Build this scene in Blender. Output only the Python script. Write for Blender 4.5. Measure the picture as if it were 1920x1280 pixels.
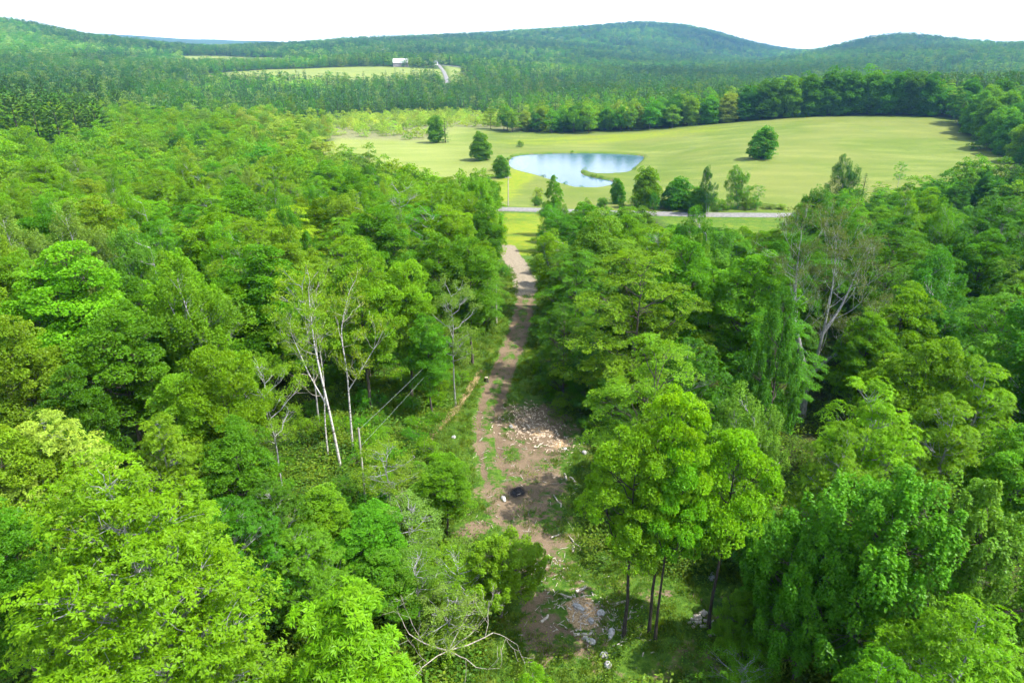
import bpy, math, random
import numpy as np

for o in list(bpy.data.objects):
    bpy.data.objects.remove(o)
scene = bpy.context.scene
R = math.radians

# ------------------------------------------------------------------ camera
cam_data = bpy.data.cameras.new("camera")
cam_data.sensor_width = 36.0
cam_data.lens = 24.0
cam_data.clip_start = 0.5
cam_data.clip_end = 30000.0
cam = bpy.data.objects.new("camera", cam_data)
scene.collection.objects.link(cam)
cam.location = (0.0, 0.0, 35.0)
cam.rotation_euler = (R(90.0 - 22.87), 0.0, 0.0)
scene.camera = cam

# ------------------------------------------------------------------ sky, sun, exposure
SUN_AZ, SUN_EL = 102.0, 57.0            # degrees clockwise from +Y, degrees above the horizon
world = bpy.data.worlds.new("World")
scene.world = world
world.use_nodes = True
wn, wl = world.node_tree.nodes, world.node_tree.links
wn.clear()
w_out = wn.new("ShaderNodeOutputWorld")
w_bg = wn.new("ShaderNodeBackground")
w_bg.inputs["Strength"].default_value = 0.135
sky = wn.new("ShaderNodeTexSky")
sky.sky_type = 'NISHITA'
sky.sun_disc = False
sky.sun_elevation = R(SUN_EL)
sky.sun_rotation = R(SUN_AZ)
sky.altitude = 500.0
sky.air_density = 1.0
sky.dust_density = 1.0
w_tc = wn.new("ShaderNodeTexCoord")
w_sep = wn.new("ShaderNodeSeparateXYZ")
wl.new(w_tc.outputs["Generated"], w_sep.inputs[0])
# summer cloud: project the direction on a cloud deck, break it with noise; solid white towards the horizon
w_add = wn.new("ShaderNodeMath"); w_add.operation = 'ADD'; w_add.inputs[1].default_value = 0.10
w_abs = wn.new("ShaderNodeMath"); w_abs.operation = 'ABSOLUTE'
wl.new(w_sep.outputs["Z"], w_abs.inputs[0]); wl.new(w_abs.outputs[0], w_add.inputs[0])
w_dx = wn.new("ShaderNodeMath"); w_dx.operation = 'DIVIDE'
w_dy = wn.new("ShaderNodeMath"); w_dy.operation = 'DIVIDE'
wl.new(w_sep.outputs["X"], w_dx.inputs[0]); wl.new(w_add.outputs[0], w_dx.inputs[1])
wl.new(w_sep.outputs["Y"], w_dy.inputs[0]); wl.new(w_add.outputs[0], w_dy.inputs[1])
w_cmb = wn.new("ShaderNodeCombineXYZ")
wl.new(w_dx.outputs[0], w_cmb.inputs[0]); wl.new(w_dy.outputs[0], w_cmb.inputs[1])
w_cmb.inputs[2].default_value = 0.35
w_noise = wn.new("ShaderNodeTexNoise")
w_noise.inputs["Scale"].default_value = 0.75
w_noise.inputs["Detail"].default_value = 5.0
w_noise.inputs["Roughness"].default_value = 0.55
wl.new(w_cmb.outputs[0], w_noise.inputs["Vector"])
w_ramp = wn.new("ShaderNodeMapRange")
w_ramp.inputs["From Min"].default_value = 0.50
w_ramp.inputs["From Max"].default_value = 0.62
wl.new(w_noise.outputs["Fac"], w_ramp.inputs["Value"])
w_hor = wn.new("ShaderNodeMapRange"); w_hor.interpolation_type = 'SMOOTHSTEP'
w_hor.inputs["From Min"].default_value = 0.08
w_hor.inputs["From Max"].default_value = 0.25
w_hor.inputs["To Min"].default_value = 1.0
w_hor.inputs["To Max"].default_value = 0.0
wl.new(w_abs.outputs[0], w_hor.inputs["Value"])
w_max = wn.new("ShaderNodeMath"); w_max.operation = 'MAXIMUM'
wl.new(w_ramp.outputs[0], w_max.inputs[0]); wl.new(w_hor.outputs[0], w_max.inputs[1])
w_mix = wn.new("ShaderNodeMix"); w_mix.data_type = 'RGBA'
w_mix.inputs["B"].default_value = (12.0, 12.4, 13.0, 1.0)
wl.new(w_max.outputs[0], w_mix.inputs["Factor"])
wl.new(sky.outputs[0], w_mix.inputs["A"])
wl.new(w_mix.outputs["Result"], w_bg.inputs["Color"])
wl.new(w_bg.outputs[0], w_out.inputs["Surface"])

sun_data = bpy.data.lights.new("sun", 'SUN')
sun_data.energy = 4.6
sun_data.angle = R(0.53)
sun_data.color = (1.0, 0.955, 0.88)
sun = bpy.data.objects.new("sun", sun_data)
scene.collection.objects.link(sun)
sun.rotation_euler = (R(90.0 - SUN_EL), 0.0, R(180.0 - SUN_AZ))
sun.location = (200, 200, 400)

scene.view_settings.view_transform = 'Standard'
scene.view_settings.look = 'None'
scene.view_settings.exposure = 1.2
scene.view_settings.gamma = 1.0
scene.view_settings.use_curve_mapping = False
scene.render.engine = 'CYCLES'
cy = scene.cycles
cy.max_bounces = 5
cy.diffuse_bounces = 3
cy.glossy_bounces = 2
cy.transmission_bounces = 4
cy.volume_bounces = 0
cy.transparent_max_bounces = 4
cy.caustics_reflective = False
cy.caustics_refractive = False
cy.use_denoising = True
cy.use_adaptive_sampling = True
cy.adaptive_threshold = 0.03
scene.render.film_transparent = False
HAZE_DENSITY = 0.00009

# ------------------------------------------------------------------ terrain function
CTRL = np.array([(-40,14,1.0), (-15,14,1.0), (0,14,0.5), (15,14,0.5), (40,14,0.5), (0,35,0.0), (10,34,0.0), (-25,35,1.5), (25,35,0.0), (-50,40,2.0),
(50,40,-1.0), (-3,62,-0.8), (4,116,-3.6), (-1,155,-8.1), (4,182,-10.4), (0,228,-13.1), (-40,60,1.0), (-80,80,0.0), (-90,120,-2.0), (40,62,-1.5),
(70,90,-4.0), (90,130,-7.0), (140,180,-11.0), (-60,140,-6.0), (-60,200,-12.0), (-230,300,-6.0), (-120,300,-14.0), (-170,200,-6.0), (-330,330,0.0),
(48,218,-12.3), (96,214,-11.8), (165,228,-9.5), (31,282,-15.2), (42,396,-15.2), (-1,355,-15.2), (71,375,-15.2), (-17,362,-15.3), (120,330,-8.4),
(69,264,-12.1), (148,258,-11.0), (207,305,-7.9), (188,260,-7.4), (182,452,-1.9), (247,420,0.7), (115,452,-8.4), (14,480,-15.2), (241,360,-3.7),
(-60,480,-15.5), (-150,560,-16.0), (0,650,-16.5), (-100,850,-17.0), (150,700,-13.0), (400,640,0.0), (300,900,-12.0), (60,1000,-14.0), (-330,520,-9.0),
(-300,800,-13.0), (-520,600,4.0), (-268,1150,4.9), (-243,1290,11.7), (-199,1320,14.7), (-436,1250,6.5), (-87,950,-3.4), (-131,1350,15.2),
(-670,1750,23.4), (-652,1450,7.9), (-557,1450,8.8), (-463,1450,8.8), (-260,985,-6.2), (-368,985,-6.2), (-173,985,-6.2), (-727,1800,26.6),
(-556,1750,22.2), (-562,900,-1.1), (-1113,1700,63.6), (-1366,2100,106.6), (-1241,2100,74.1), (-1134,2400,50.2), (-955,2900,51.4), (-686,3000,74.3),
(-379,2800,81.5), (-171,3000,94.8), (94,3300,115.1), (348,3500,139.0), (628,3700,169.2), (941,3900,154.6), (1258,4000,85.2), (1494,4000,39.5),
(202,2000,20.0), (491,2000,6.7), (43,1500,-0.0), (561,2700,47.7), (938,2500,4.4), (1076,2500,40.8), (1177,2500,76.8), (1299,2500,86.6),
(1371,2400,68.4), (1386,2200,50.0), (1387,2000,51.6), (801,1500,10.0), (885,1300,2.7), (394,1000,-13.6), (234,1100,-14.0), (-3342,3983,-30.0),
(-6106,7277,-60.0), (-2441,4591,-30.0), (-4460,8388,-60.0), (-1346,5023,-30.0), (-2459,9176,-60.0), (0,5200,-30.0), (0,9500,-60.0), (1081,5086,-30.0),
(1975,9292,-60.0), (1948,4821,-30.0), (3559,8808,-60.0), (2908,4311,-30.0), (5312,7876,-60.0), (3479,3864,-30.0), (6357,7060,-60.0),
(-3609,6500,195.5), (-3352,6800,145.9), (-2731,7200,124.7), (-2003,7000,131.1), (1001,3600,106.1), (891,3200,84.1), (1134,3600,68.5), (978,3100,49.7),
(1122,3000,27.0), (1309,3500,28.0), (1251,3000,28.9), (1510,3500,32.6), (857,3550,132.5), (1561,3300,55.9), (1774,3400,79.2), (1775,3100,61.9),
(1833,2900,36.4), (1988,2900,40.2), (1378,2650,87.1), (1188,2450,75.7), (1344,2450,78.9), (-1737,3200,78.0), (-1513,3200,52.8), (-1657,2800,81.5)],
float)

def _tps_phi(d2):
    return np.where(d2 > 1e-12, 0.5 * d2 * np.log(np.maximum(d2, 1e-12)), 0.0)

def _uv(x, y):
    r = np.maximum(np.hypot(x, y), 9.0)
    a = np.clip(np.arctan2(x, y), -0.96, 0.96)
    return np.stack([a * 1.25, np.log(r)], -1)

_cu = _uv(CTRL[:, 0], CTRL[:, 1])
_n = len(_cu)
_K = _tps_phi(((_cu[:, None] - _cu[None]) ** 2).sum(-1)) + np.eye(_n) * 0.004
_P = np.concatenate([np.ones((_n, 1)), _cu], 1)
_A = np.block([[_K, _P], [_P.T, np.zeros((3, 3))]])
_W = np.linalg.solve(_A, np.concatenate([CTRL[:, 2], np.zeros(3)]))

def _vnoise(x, y, s, seed=0):
    """smooth value noise, vectorised, -1..1"""
    x = x / s + seed * 17.3; y = y / s - seed * 9.1
    xi, yi = np.floor(x), np.floor(y)
    fx, fy = x - xi, y - yi
    fx = fx * fx * (3 - 2 * fx); fy = fy * fy * (3 - 2 * fy)
    def h(a, b):
        v = np.sin(a * 127.1 + b * 311.7 + seed * 74.7) * 43758.5453
        return (v - np.floor(v)) * 2 - 1
    return (h(xi, yi) * (1 - fx) + h(xi + 1, yi) * fx) * (1 - fy) + (h(xi, yi + 1) * (1 - fx) + h(xi + 1, yi + 1) * fx) * fy

def sdist(poly, x, y):
    """signed distance to a polygon, negative inside"""
    poly = np.asarray(poly, float)
    d = np.full(x.shape, 1e18); inside = np.zeros(x.shape, bool)
    for i in range(len(poly)):
        ax, ay = poly[i - 1]; bx, by = poly[i]
        ex, ey = bx - ax, by - ay
        t = np.clip(((x - ax) * ex + (y - ay) * ey) / (ex * ex + ey * ey + 1e-12), 0, 1)
        d = np.minimum(d, (x - ax - t * ex) ** 2 + (y - ay - t * ey) ** 2)
        c = (ay > y) != (by > y)
        xc = ax + (y - ay) * ex / (ey if abs(ey) > 1e-12 else 1e-12)
        inside ^= c & (x < xc)
    d = np.sqrt(d)
    return np.where(inside, -d, d)

def linedist(pts, x, y):
    pts = np.asarray(pts, float)
    d = np.full(x.shape, 1e18); side = np.zeros(x.shape); al = np.zeros(x.shape); acc = 0.0
    for i in range(len(pts) - 1):
        ax, ay = pts[i]; bx, by = pts[i + 1]
        ex, ey = bx - ax, by - ay
        L = math.hypot(ex, ey)
        t = np.clip(((x - ax) * ex + (y - ay) * ey) / (L * L), 0, 1)
        dd = (x - ax - t * ex) ** 2 + (y - ay - t * ey) ** 2
        m = dd < d
        d = np.where(m, dd, d)
        side = np.where(m, np.sign((x - ax) * ey - (y - ay) * ex), side)
        al = np.where(m, acc + t * L, al)
        acc += L
    return np.sqrt(d), side, al

def smooth_line(pts, n=6):
    pts = np.asarray(pts, float)
    p = np.vstack([2 * pts[0] - pts[1], pts, 2 * pts[-1] - pts[-2]])
    out = []
    for i in range(1, len(p) - 2):
        for k in range(n):
            t = k / n
            out.append(0.5 * ((2 * p[i]) + (-p[i - 1] + p[i + 1]) * t + (2 * p[i - 1] - 5 * p[i] + 4 * p[i + 1] - p[i + 2]) * t * t
                              + (-p[i - 1] + 3 * p[i] - 3 * p[i + 1] + p[i + 2]) * t ** 3))
    out.append(p[-2])
    return np.array(out)

def smooth_poly(pts, n=5):
    pts = np.asarray(pts, float); N = len(pts); out = []
    for i in range(N):
        a, b, c, d = pts[i - 1], pts[i], pts[(i + 1) % N], pts[(i + 2) % N]
        for k in range(n):
            t = k / n
            out.append(0.5 * (2 * b + (c - a) * t + (2 * a - 5 * b + 4 * c - d) * t * t + (-a + 3 * b - 3 * c + d) * t ** 3))
    return np.array(out)

POND_Z = -15.6
POND = smooth_poly([(0.0, 367.9), (7.2, 380.2), (23.4, 384.5), (41.0, 385.6), (58.1, 382.3), (68.6, 376.0), (69.0, 366.9), (63.4, 349.0), (57.2, 330.2), (52.0, 319.3), (43.6, 315.5), (37.7, 317.0), (35.5, 323.9), (34.3, 328.6), (32.2, 325.5), (31.9, 314.8), (35.4, 306.8), (39.6, 301.9), (43.0, 296.6), (41.7, 288.8), (36.0, 281.4), (30.3, 279.6), (25.2, 282.6), (20.3, 292.6), (11.9, 310.4), (3.0, 325.5), (-1.3, 343.7)], 4)
ROAD = smooth_line([(-48.9, 240.5), (-20.3, 235.7), (-2.7, 229.4), (8.9, 227.5), (27.9, 222.4), (49.5, 217.1), (74.0, 213.9), (96.0, 214.3), (118.6, 219.0), (139.3, 225.4), (154.4, 227.5), (166.7, 227.8), (183.5, 229.4)])
ROAD_Z = np.interp(ROAD[:, 0], [-48.9, -20.3, -2.7, 8.9, 27.9, 49.5, 74.0, 96.0, 118.6, 139.3, 154.4, 166.7, 183.5], [-14.2, -13.96, -13.2, -13.15, -12.77, -12.16, -11.8, -11.87, -11.71, -11.12, -10.12, -9.13, -8.01])
TRACK = smooth_line([(0.9, 37.1), (0.6, 42.1), (-0.4, 46.9), (-1.7, 53.9), (-2.4, 60.2), (-2.5, 66.2), (-1.4, 75.1), (0.4, 86.9), (1.8, 99.5), (2.6, 114.9), (1.9, 131.6), (0.0, 148.8), (-1.3, 164.6)])
CLEARING = [(7.0, 159.2), (4.6, 107.5), (2.5, 85.0), (4.8, 73.0), (8.4, 62.3), (7.5, 52.0), (5.6, 47.0), (5.2, 39.2), (17.8, 39.1), (15.1, 29.9), (-1.9, 29.8), (-0.4, 38.1), (-5.0, 43.2), (-7.9, 53.4), (-5.2, 75.7), (-2.0, 95.8), (-1.3, 107.3), (-1.9, 158.4)]
FIELD_STRIP = [(7.0, 150.9), (7.9, 181.7), (17.3, 219.9), (-2.6, 223.7), (-4.7, 199.9), (-2.4, 150.7)]
VERGE = [(45.5, 214.0), (96.4, 211.2), (82.4, 185.0), (62.6, 178.5), (44.6, 194.2)]
MEADOW = [(-80.5, 307.7), (-105.3, 385.3), (-110.1, 457.0), (-83.0, 459.2), (-54.1, 448.1), (-45.3, 550.6), (-3.7, 489.2), (49.1, 467.0), (109.2, 455.5), (149.9, 456.6), (181.1, 450.2), (219.5, 433.7), (250.8, 418.2), (232.6, 368.6), (215.8, 315.4), (195.3, 253.5), (179.3, 230.8), (155.3, 228.9), (141.0, 228.5), (97.7, 218.4), (50.3, 220.8), (9.1, 231.8), (-30.6, 244.9)]
MARSH = [(-133.2, 441.6), (-164.1, 497.0), (-167.2, 559.2), (-141.1, 631.0), (-103.4, 695.2), (-45.8, 683.9), (0.0, 609.0), (11.3, 503.7), (-44.5, 541.0), (-53.4, 442.5), (-108.7, 450.8)]
FARM_FIELD = [(-492.9, 1151.6), (-431.2, 1291.0), (-322.7, 1308.5), (-204.8, 1255.5), (-180.5, 1244.1), (-115.5, 1223.1), (-100.5, 1042.7), (-157.1, 998.9), (-186.2, 977.2), (-229.5, 978.9), (-290.2, 991.0), (-349.6, 995.4), (-421.1, 1029.5)]
UPPER_FIELD = [(-795.2, 1785.2), (-726.2, 1865.2), (-609.4, 1856.4), (-493.3, 1645.0), (-472.4, 1516.9), (-564.9, 1499.0), (-666.9, 1509.5)]
FIELD_BY_ROAD = [(-118.1, 1335.3), (-83.4, 1276.2), (-77.1, 1327.8), (-81.4, 1140.5), (-46.2, 1054.8), (40.2, 1098.3), (39.1, 1069.1), (-22.5, 1026.4), (-77.6, 963.2)]
FARM_ROAD = smooth_line([(-81.3, 923.6), (-93.0, 1044.2), (-109.5, 1176.4), (-129.6, 1314.8), (-160.2, 1527.1)])
FARM_LANE = smooth_line([(-129.8, 1336.9), (-112.8, 1353.9), (-87.1, 1305.4)])


def base_z(x, y):
    x = np.asarray(x, float); y = np.asarray(y, float)
    u = _uv(x, y)
    shp = u.shape[:-1]
    u = u.reshape(-1, 2)
    z = np.empty(len(u))
    for s in range(0, len(u), 40000):
        q = u[s:s + 40000]
        z[s:s + 40000] = _tps_phi(((q[:, None] - _cu[None]) ** 2).sum(-1)) @ _W[:_n] + _W[_n] + q @ _W[_n + 1:]
    z = z.reshape(shp)
    r = np.hypot(x, y); a = np.abs(np.arctan2(x, y))
    t = np.clip((a - 0.96) / 1.4, 0, 1); t = t * t * (3 - 2 * t)
    zb = 1.0 - 8.0 * np.clip(r / 400, 0, 1) + 30 * np.clip((r - 1500) / 3000, 0, 1)
    z = z * (1 - t) + zb * t
    k = np.clip((r - 700) / 1500, 0, 1)
    z = z + k * (7 * _vnoise(x, y, 330, 1) + 4 * _vnoise(x, y, 140, 2))
    k2 = np.clip((r - 15) / 40, 0, 1) * np.clip((500 - r) / 300, 0, 1)
    return z + k2 * (0.18 * _vnoise(x, y, 9, 3) + 0.3 * _vnoise(x, y, 31, 4))

def ground_z(x, y):
    x = np.asarray(x, float); y = np.asarray(y, float)
    z = base_z(x, y)
    m = (x > -60) & (x < 140) & (y > 220) & (y < 470)
    if m.any():
        d = sdist(POND, x[m], y[m])
        zz = z[m]
        f = np.clip(1 - (d - 1.0) / 26.0, 0, 1); f = f * f * (3 - 2 * f)
        bank = POND_Z + np.clip(d, -3.0, 1.6) * 0.55 + np.clip(d - 1.6, 0, 30) * 0.02
        z[m] = zz * (1 - f) + bank * f
    d, _, _ = linedist(ROAD, x, y)
    f = np.clip(1 - (d - 3.8) / 7.0, 0, 1); f = f * f * (3 - 2 * f)
    m = f > 0
    if m.any():
        zr = np.interp(x[m], ROAD[:, 0], ROAD_Z) - 0.25
        z[m] = z[m] * (1 - f[m]) + zr * f[m]
    return z

# ------------------------------------------------------------------ helpers
COL = scene.collection
rng = np.random.default_rng(7)

def link(o, parent=None):
    COL.objects.link(o)
    if parent is not None:
        o.parent = parent
    return o

def tag(o, label=None, cat=None, group=None, kind=None):
    if label: o["label"] = label
    if cat: o["category"] = cat
    if group: o["group"] = group
    if kind: o["kind"] = kind
    return o

def fast_mesh(name, verts, faces, mat=None, smooth=False, cols=None, colname="leafcol", domain='POINT'):
    """verts (N,3), faces (M,3) or (M,4) arrays"""
    me = bpy.data.meshes.new(name)
    verts = np.asarray(verts, np.float32); faces = np.asarray(faces, np.int32)
    k = faces.shape[1]
    me.vertices.add(len(verts)); me.vertices.foreach_set("co", verts.ravel())
    me.loops.add(faces.size); me.loops.foreach_set("vertex_index", faces.ravel())
    me.polygons.add(len(faces))
    me.polygons.foreach_set("loop_start", np.arange(0, faces.size, k, dtype=np.int32))
    me.polygons.foreach_set("use_smooth", np.full(len(faces), smooth))
    me.update(calc_edges=True)
    if cols is not None:
        at = me.color_attributes.new(colname, 'FLOAT_COLOR' if colname != "leafcol" else 'BYTE_COLOR', domain)
        at.data.foreach_set("color", np.asarray(cols, np.float32).ravel())
    if mat: me.materials.append(mat)
    return me

def new_obj(name, me, parent=None, loc=None):
    o = bpy.data.objects.new(name, me)
    if loc is not None: o.location = loc
    return link(o, parent)

def empty(name, loc, rz=0.0, scale=(1, 1, 1)):
    o = bpy.data.objects.new(name, None)
    o.empty_display_size = 0.5
    o.location = loc; o.rotation_euler = (0, 0, rz); o.scale = scale
    return link(o)

class Tubes:
    def __init__(self): self.v = []; self.f = []; self.n = 0
    def add(self, pts, radii, sides=5, cap=False):
        pts = np.asarray(pts, float); radii = np.asarray(radii, float)
        t = np.gradient(pts, axis=0); t /= np.linalg.norm(t, axis=1, keepdims=True) + 1e-9
        ref = np.array([0, 0, 1.0]) if abs(t[0, 2]) < 0.8 else np.array([1.0, 0, 0])
        a = np.cross(t, ref); a /= np.linalg.norm(a, axis=1, keepdims=True) + 1e-9
        b = np.cross(t, a)
        ang = np.arange(sides) * 2 * math.pi / sides
        ring = pts[:, None] + radii[:, None, None] * (a[:, None] * np.cos(ang)[None, :, None] + b[:, None] * np.sin(ang)[None, :, None])
        m = len(pts)
        self.v.append(ring.reshape(-1, 3))
        i = np.arange(m - 1)[:, None] * sides; j = np.arange(sides)[None]; j2 = (j + 1) % sides
        q = np.stack([i + j, i + j2, i + sides + j2, i + sides + j], -1).reshape(-1, 4) + self.n
        self.f.append(q)
        self.n += m * sides
        if cap:
            for row, p in ((0, pts[0]), (m - 1, pts[-1])):
                self.v.append(p[None]); c = self.n; self.n += 1
                base = c - 1 - (0 if row == m - 1 else 0)
                s0 = (self.n - 1) - (m * sides) - (0 if row == 0 else 1) + row * sides
                jj = np.arange(sides)
                self.f.append(np.stack([np.full(sides, c), s0 + jj, s0 + (jj + 1) % sides, np.full(sides, c)], -1))
    def mesh(self, name, mat, smooth=True):
        v = np.concatenate(self.v); f = np.concatenate(self.f)
        me = bpy.data.meshes.new(name)
        tri = f[:, 0] == f[:, 3]
        if tri.any():
            me.from_pydata(v.tolist(), [], f[~tri].tolist() + f[tri][:, :3].tolist())
            me.polygons.foreach_set("use_smooth", np.full(len(me.polygons), smooth)); me.materials.append(mat)
            return me
        bpy.data.meshes.remove(me)
        return fast_mesh(name, v, f, mat, smooth)

# ------------------------------------------------------------------ materials
def mat_new(name):
    m = bpy.data.materials.new(name); m.use_nodes = True
    nt = m.node_tree; nt.nodes.clear()
    return m, nt, nt.nodes, nt.links

def n_(nodes, kind, **kw):
    n = nodes.new(kind)
    for k, v in kw.items():
        if k in n.inputs.keys(): n.inputs[k].default_value = v
        else: setattr(n, k, v)
    return n

def leaf_material(name="leaf", trans=0.48, trans_col=(1.30, 1.2, 0.3), gloss=0.009):
    m, nt, N, L = mat_new(name)
    out = N.new("ShaderNodeOutputMaterial")
    at = n_(N, "ShaderNodeAttribute", attribute_type='INSTANCER', attribute_name="tint")
    lc = n_(N, "ShaderNodeAttribute", attribute_type='GEOMETRY', attribute_name="leafcol")
    mul = n_(N, "ShaderNodeMix", data_type='RGBA', blend_type='MULTIPLY'); mul.inputs["Factor"].default_value = 1
    L.new(at.outputs["Color"], mul.inputs["A"])
    sc = n_(N, "ShaderNodeVectorMath", operation='SCALE'); sc.inputs["Scale"].default_value = 2.0
    L.new(lc.outputs["Color"], sc.inputs[0]); L.new(sc.outputs[0], mul.inputs["B"])
    oi = N.new("ShaderNodeObjectInfo")
    hsv = N.new("ShaderNodeHueSaturation")
    mr = n_(N, "ShaderNodeMapRange"); mr.inputs["To Min"].default_value = 0.88; mr.inputs["To Max"].default_value = 1.14
    mr2 = n_(N, "ShaderNodeMapRange"); mr2.inputs["To Min"].default_value = 0.484; mr2.inputs["To Max"].default_value = 0.503
    fr = n_(N, "ShaderNodeMath", operation='FRACT'); mm = n_(N, "ShaderNodeMath", operation='MULTIPLY'); mm.inputs[1].default_value = 7.31
    L.new(oi.outputs["Random"], mr.inputs["Value"]); L.new(oi.outputs["Random"], mm.inputs[0]); L.new(mm.outputs[0], fr.inputs[0]); L.new(fr.outputs[0], mr2.inputs["Value"])
    L.new(mr.outputs[0], hsv.inputs["Value"]); L.new(mr2.outputs[0], hsv.inputs["Hue"]); L.new(mul.outputs["Result"], hsv.inputs["Color"])
    dif = N.new("ShaderNodeBsdfDiffuse"); tr = N.new("ShaderNodeBsdfTranslucent")
    L.new(hsv.outputs[0], dif.inputs["Color"])
    tm = n_(N, "ShaderNodeVectorMath", operation='MULTIPLY'); tm.inputs[1].default_value = trans_col
    L.new(hsv.outputs[0], tm.inputs[0]); L.new(tm.outputs[0], tr.inputs["Color"])
    ms = N.new("ShaderNodeMixShader"); ms.inputs[0].default_value = trans
    L.new(dif.outputs[0], ms.inputs[1]); L.new(tr.outputs[0], ms.inputs[2])
    gl = n_(N, "ShaderNodeBsdfGlossy"); gl.inputs["Roughness"].default_value = 0.42; gl.inputs["Color"].default_value = (0.9, 0.95, 0.9, 1)
    ms2 = N.new("ShaderNodeMixShader"); ms2.inputs[0].default_value = gloss
    L.new(ms.outputs[0], ms2.inputs[1]); L.new(gl.outputs[0], ms2.inputs[2])
    L.new(ms2.outputs[0], out.inputs["Surface"])
    return m

def simple_mat(name, c1, c2, scale=3.0, rough=0.9, stretch=(1, 1, 1), detail=5.0, bump=0.0, lo=0.35, hi=0.65):
    m, nt, N, L = mat_new(name)
    out = N.new("ShaderNodeOutputMaterial"); b = N.new("ShaderNodeBsdfPrincipled")
    tc = N.new("ShaderNodeTexCoord"); mp = N.new("ShaderNodeMapping"); mp.inputs["Scale"].default_value = stretch
    no = N.new("ShaderNodeTexNoise"); no.inputs["Scale"].default_value = scale; no.inputs["Detail"].default_value = detail
    cr = N.new("ShaderNodeValToRGB")
    cr.color_ramp.elements[0].position = lo; cr.color_ramp.elements[1].position = hi
    cr.color_ramp.elements[0].color = (*c1, 1); cr.color_ramp.elements[1].color = (*c2, 1)
    L.new(tc.outputs["Object"], mp.inputs[0]); L.new(mp.outputs[0], no.inputs["Vector"]); L.new(no.outputs["Fac"], cr.inputs[0])
    L.new(cr.outputs[0], b.inputs["Base Color"]); b.inputs["Roughness"].default_value = rough
    b.inputs["Specular IOR Level"].default_value = 0.25
    if bump:
        bp = N.new("ShaderNodeBump"); bp.inputs["Strength"].default_value = bump
        L.new(no.outputs["Fac"], bp.inputs["Height"]); L.new(bp.outputs[0], b.inputs["Normal"])
    L.new(b.outputs[0], out.inputs["Surface"])
    return m

M = {}
M['leaf'] = leaf_material()
M['needle'] = leaf_material("needle", trans=0.18, gloss=0.02)
M['bark'] = simple_mat("bark", (0.045, 0.036, 0.028), (0.15, 0.125, 0.10), 6, stretch=(3, 3, 0.5), bump=0.4)
M['bark_dark'] = simple_mat("bark_dark", (0.02, 0.016, 0.013), (0.075, 0.06, 0.05), 6, stretch=(3, 3, 0.5), bump=0.4)
M['birch_bark'] = simple_mat("birch_bark", (0.10, 0.085, 0.075), (0.52, 0.49, 0.45), 2.2, stretch=(1, 1, 3.5), lo=0.36, hi=0.50, rough=0.8)
M['grey_bark'] = simple_mat("grey_bark", (0.15, 0.145, 0.14), (0.38, 0.37, 0.36), 4, stretch=(3, 3, 0.6), bump=0.3)
M['dead_wood'] = simple_mat("dead_wood", (0.25, 0.21, 0.17), (0.55, 0.49, 0.42), 4, stretch=(2, 2, 2))

# ------------------------------------------------------------------ leaves
def leaf_arrays(P, D, Nn, Lg, Wd, fold=0.18, hue=None, rg=None):
    """diamond leaves, two triangles each, folded along the midrib"""
    D = D / (np.linalg.norm(D, axis=1, keepdims=True) + 1e-9)
    S = np.cross(D, Nn); S /= np.linalg.norm(S, axis=1, keepdims=True) + 1e-9
    Nn = np.cross(S, D)
    Lg = Lg[:, None]; Wd = Wd[:, None]
    mid = P + D * Lg * 0.45 + Nn * (fold * Wd)
    v = np.stack([P, mid + S * Wd * 0.5, P + D * Lg, mid - S * Wd * 0.5], 1).reshape(-1, 3)
    i = np.arange(len(P))[:, None] * 4
    f = np.stack([i + np.array([[0, 1, 2]]), i + np.array([[0, 2, 3]])], 1).reshape(-1, 3)
    return v, f

def rand_dirs(rg, n):
    v = rg.normal(size=(n, 3)); return v / np.linalg.norm(v, axis=1, keepdims=True)

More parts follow.
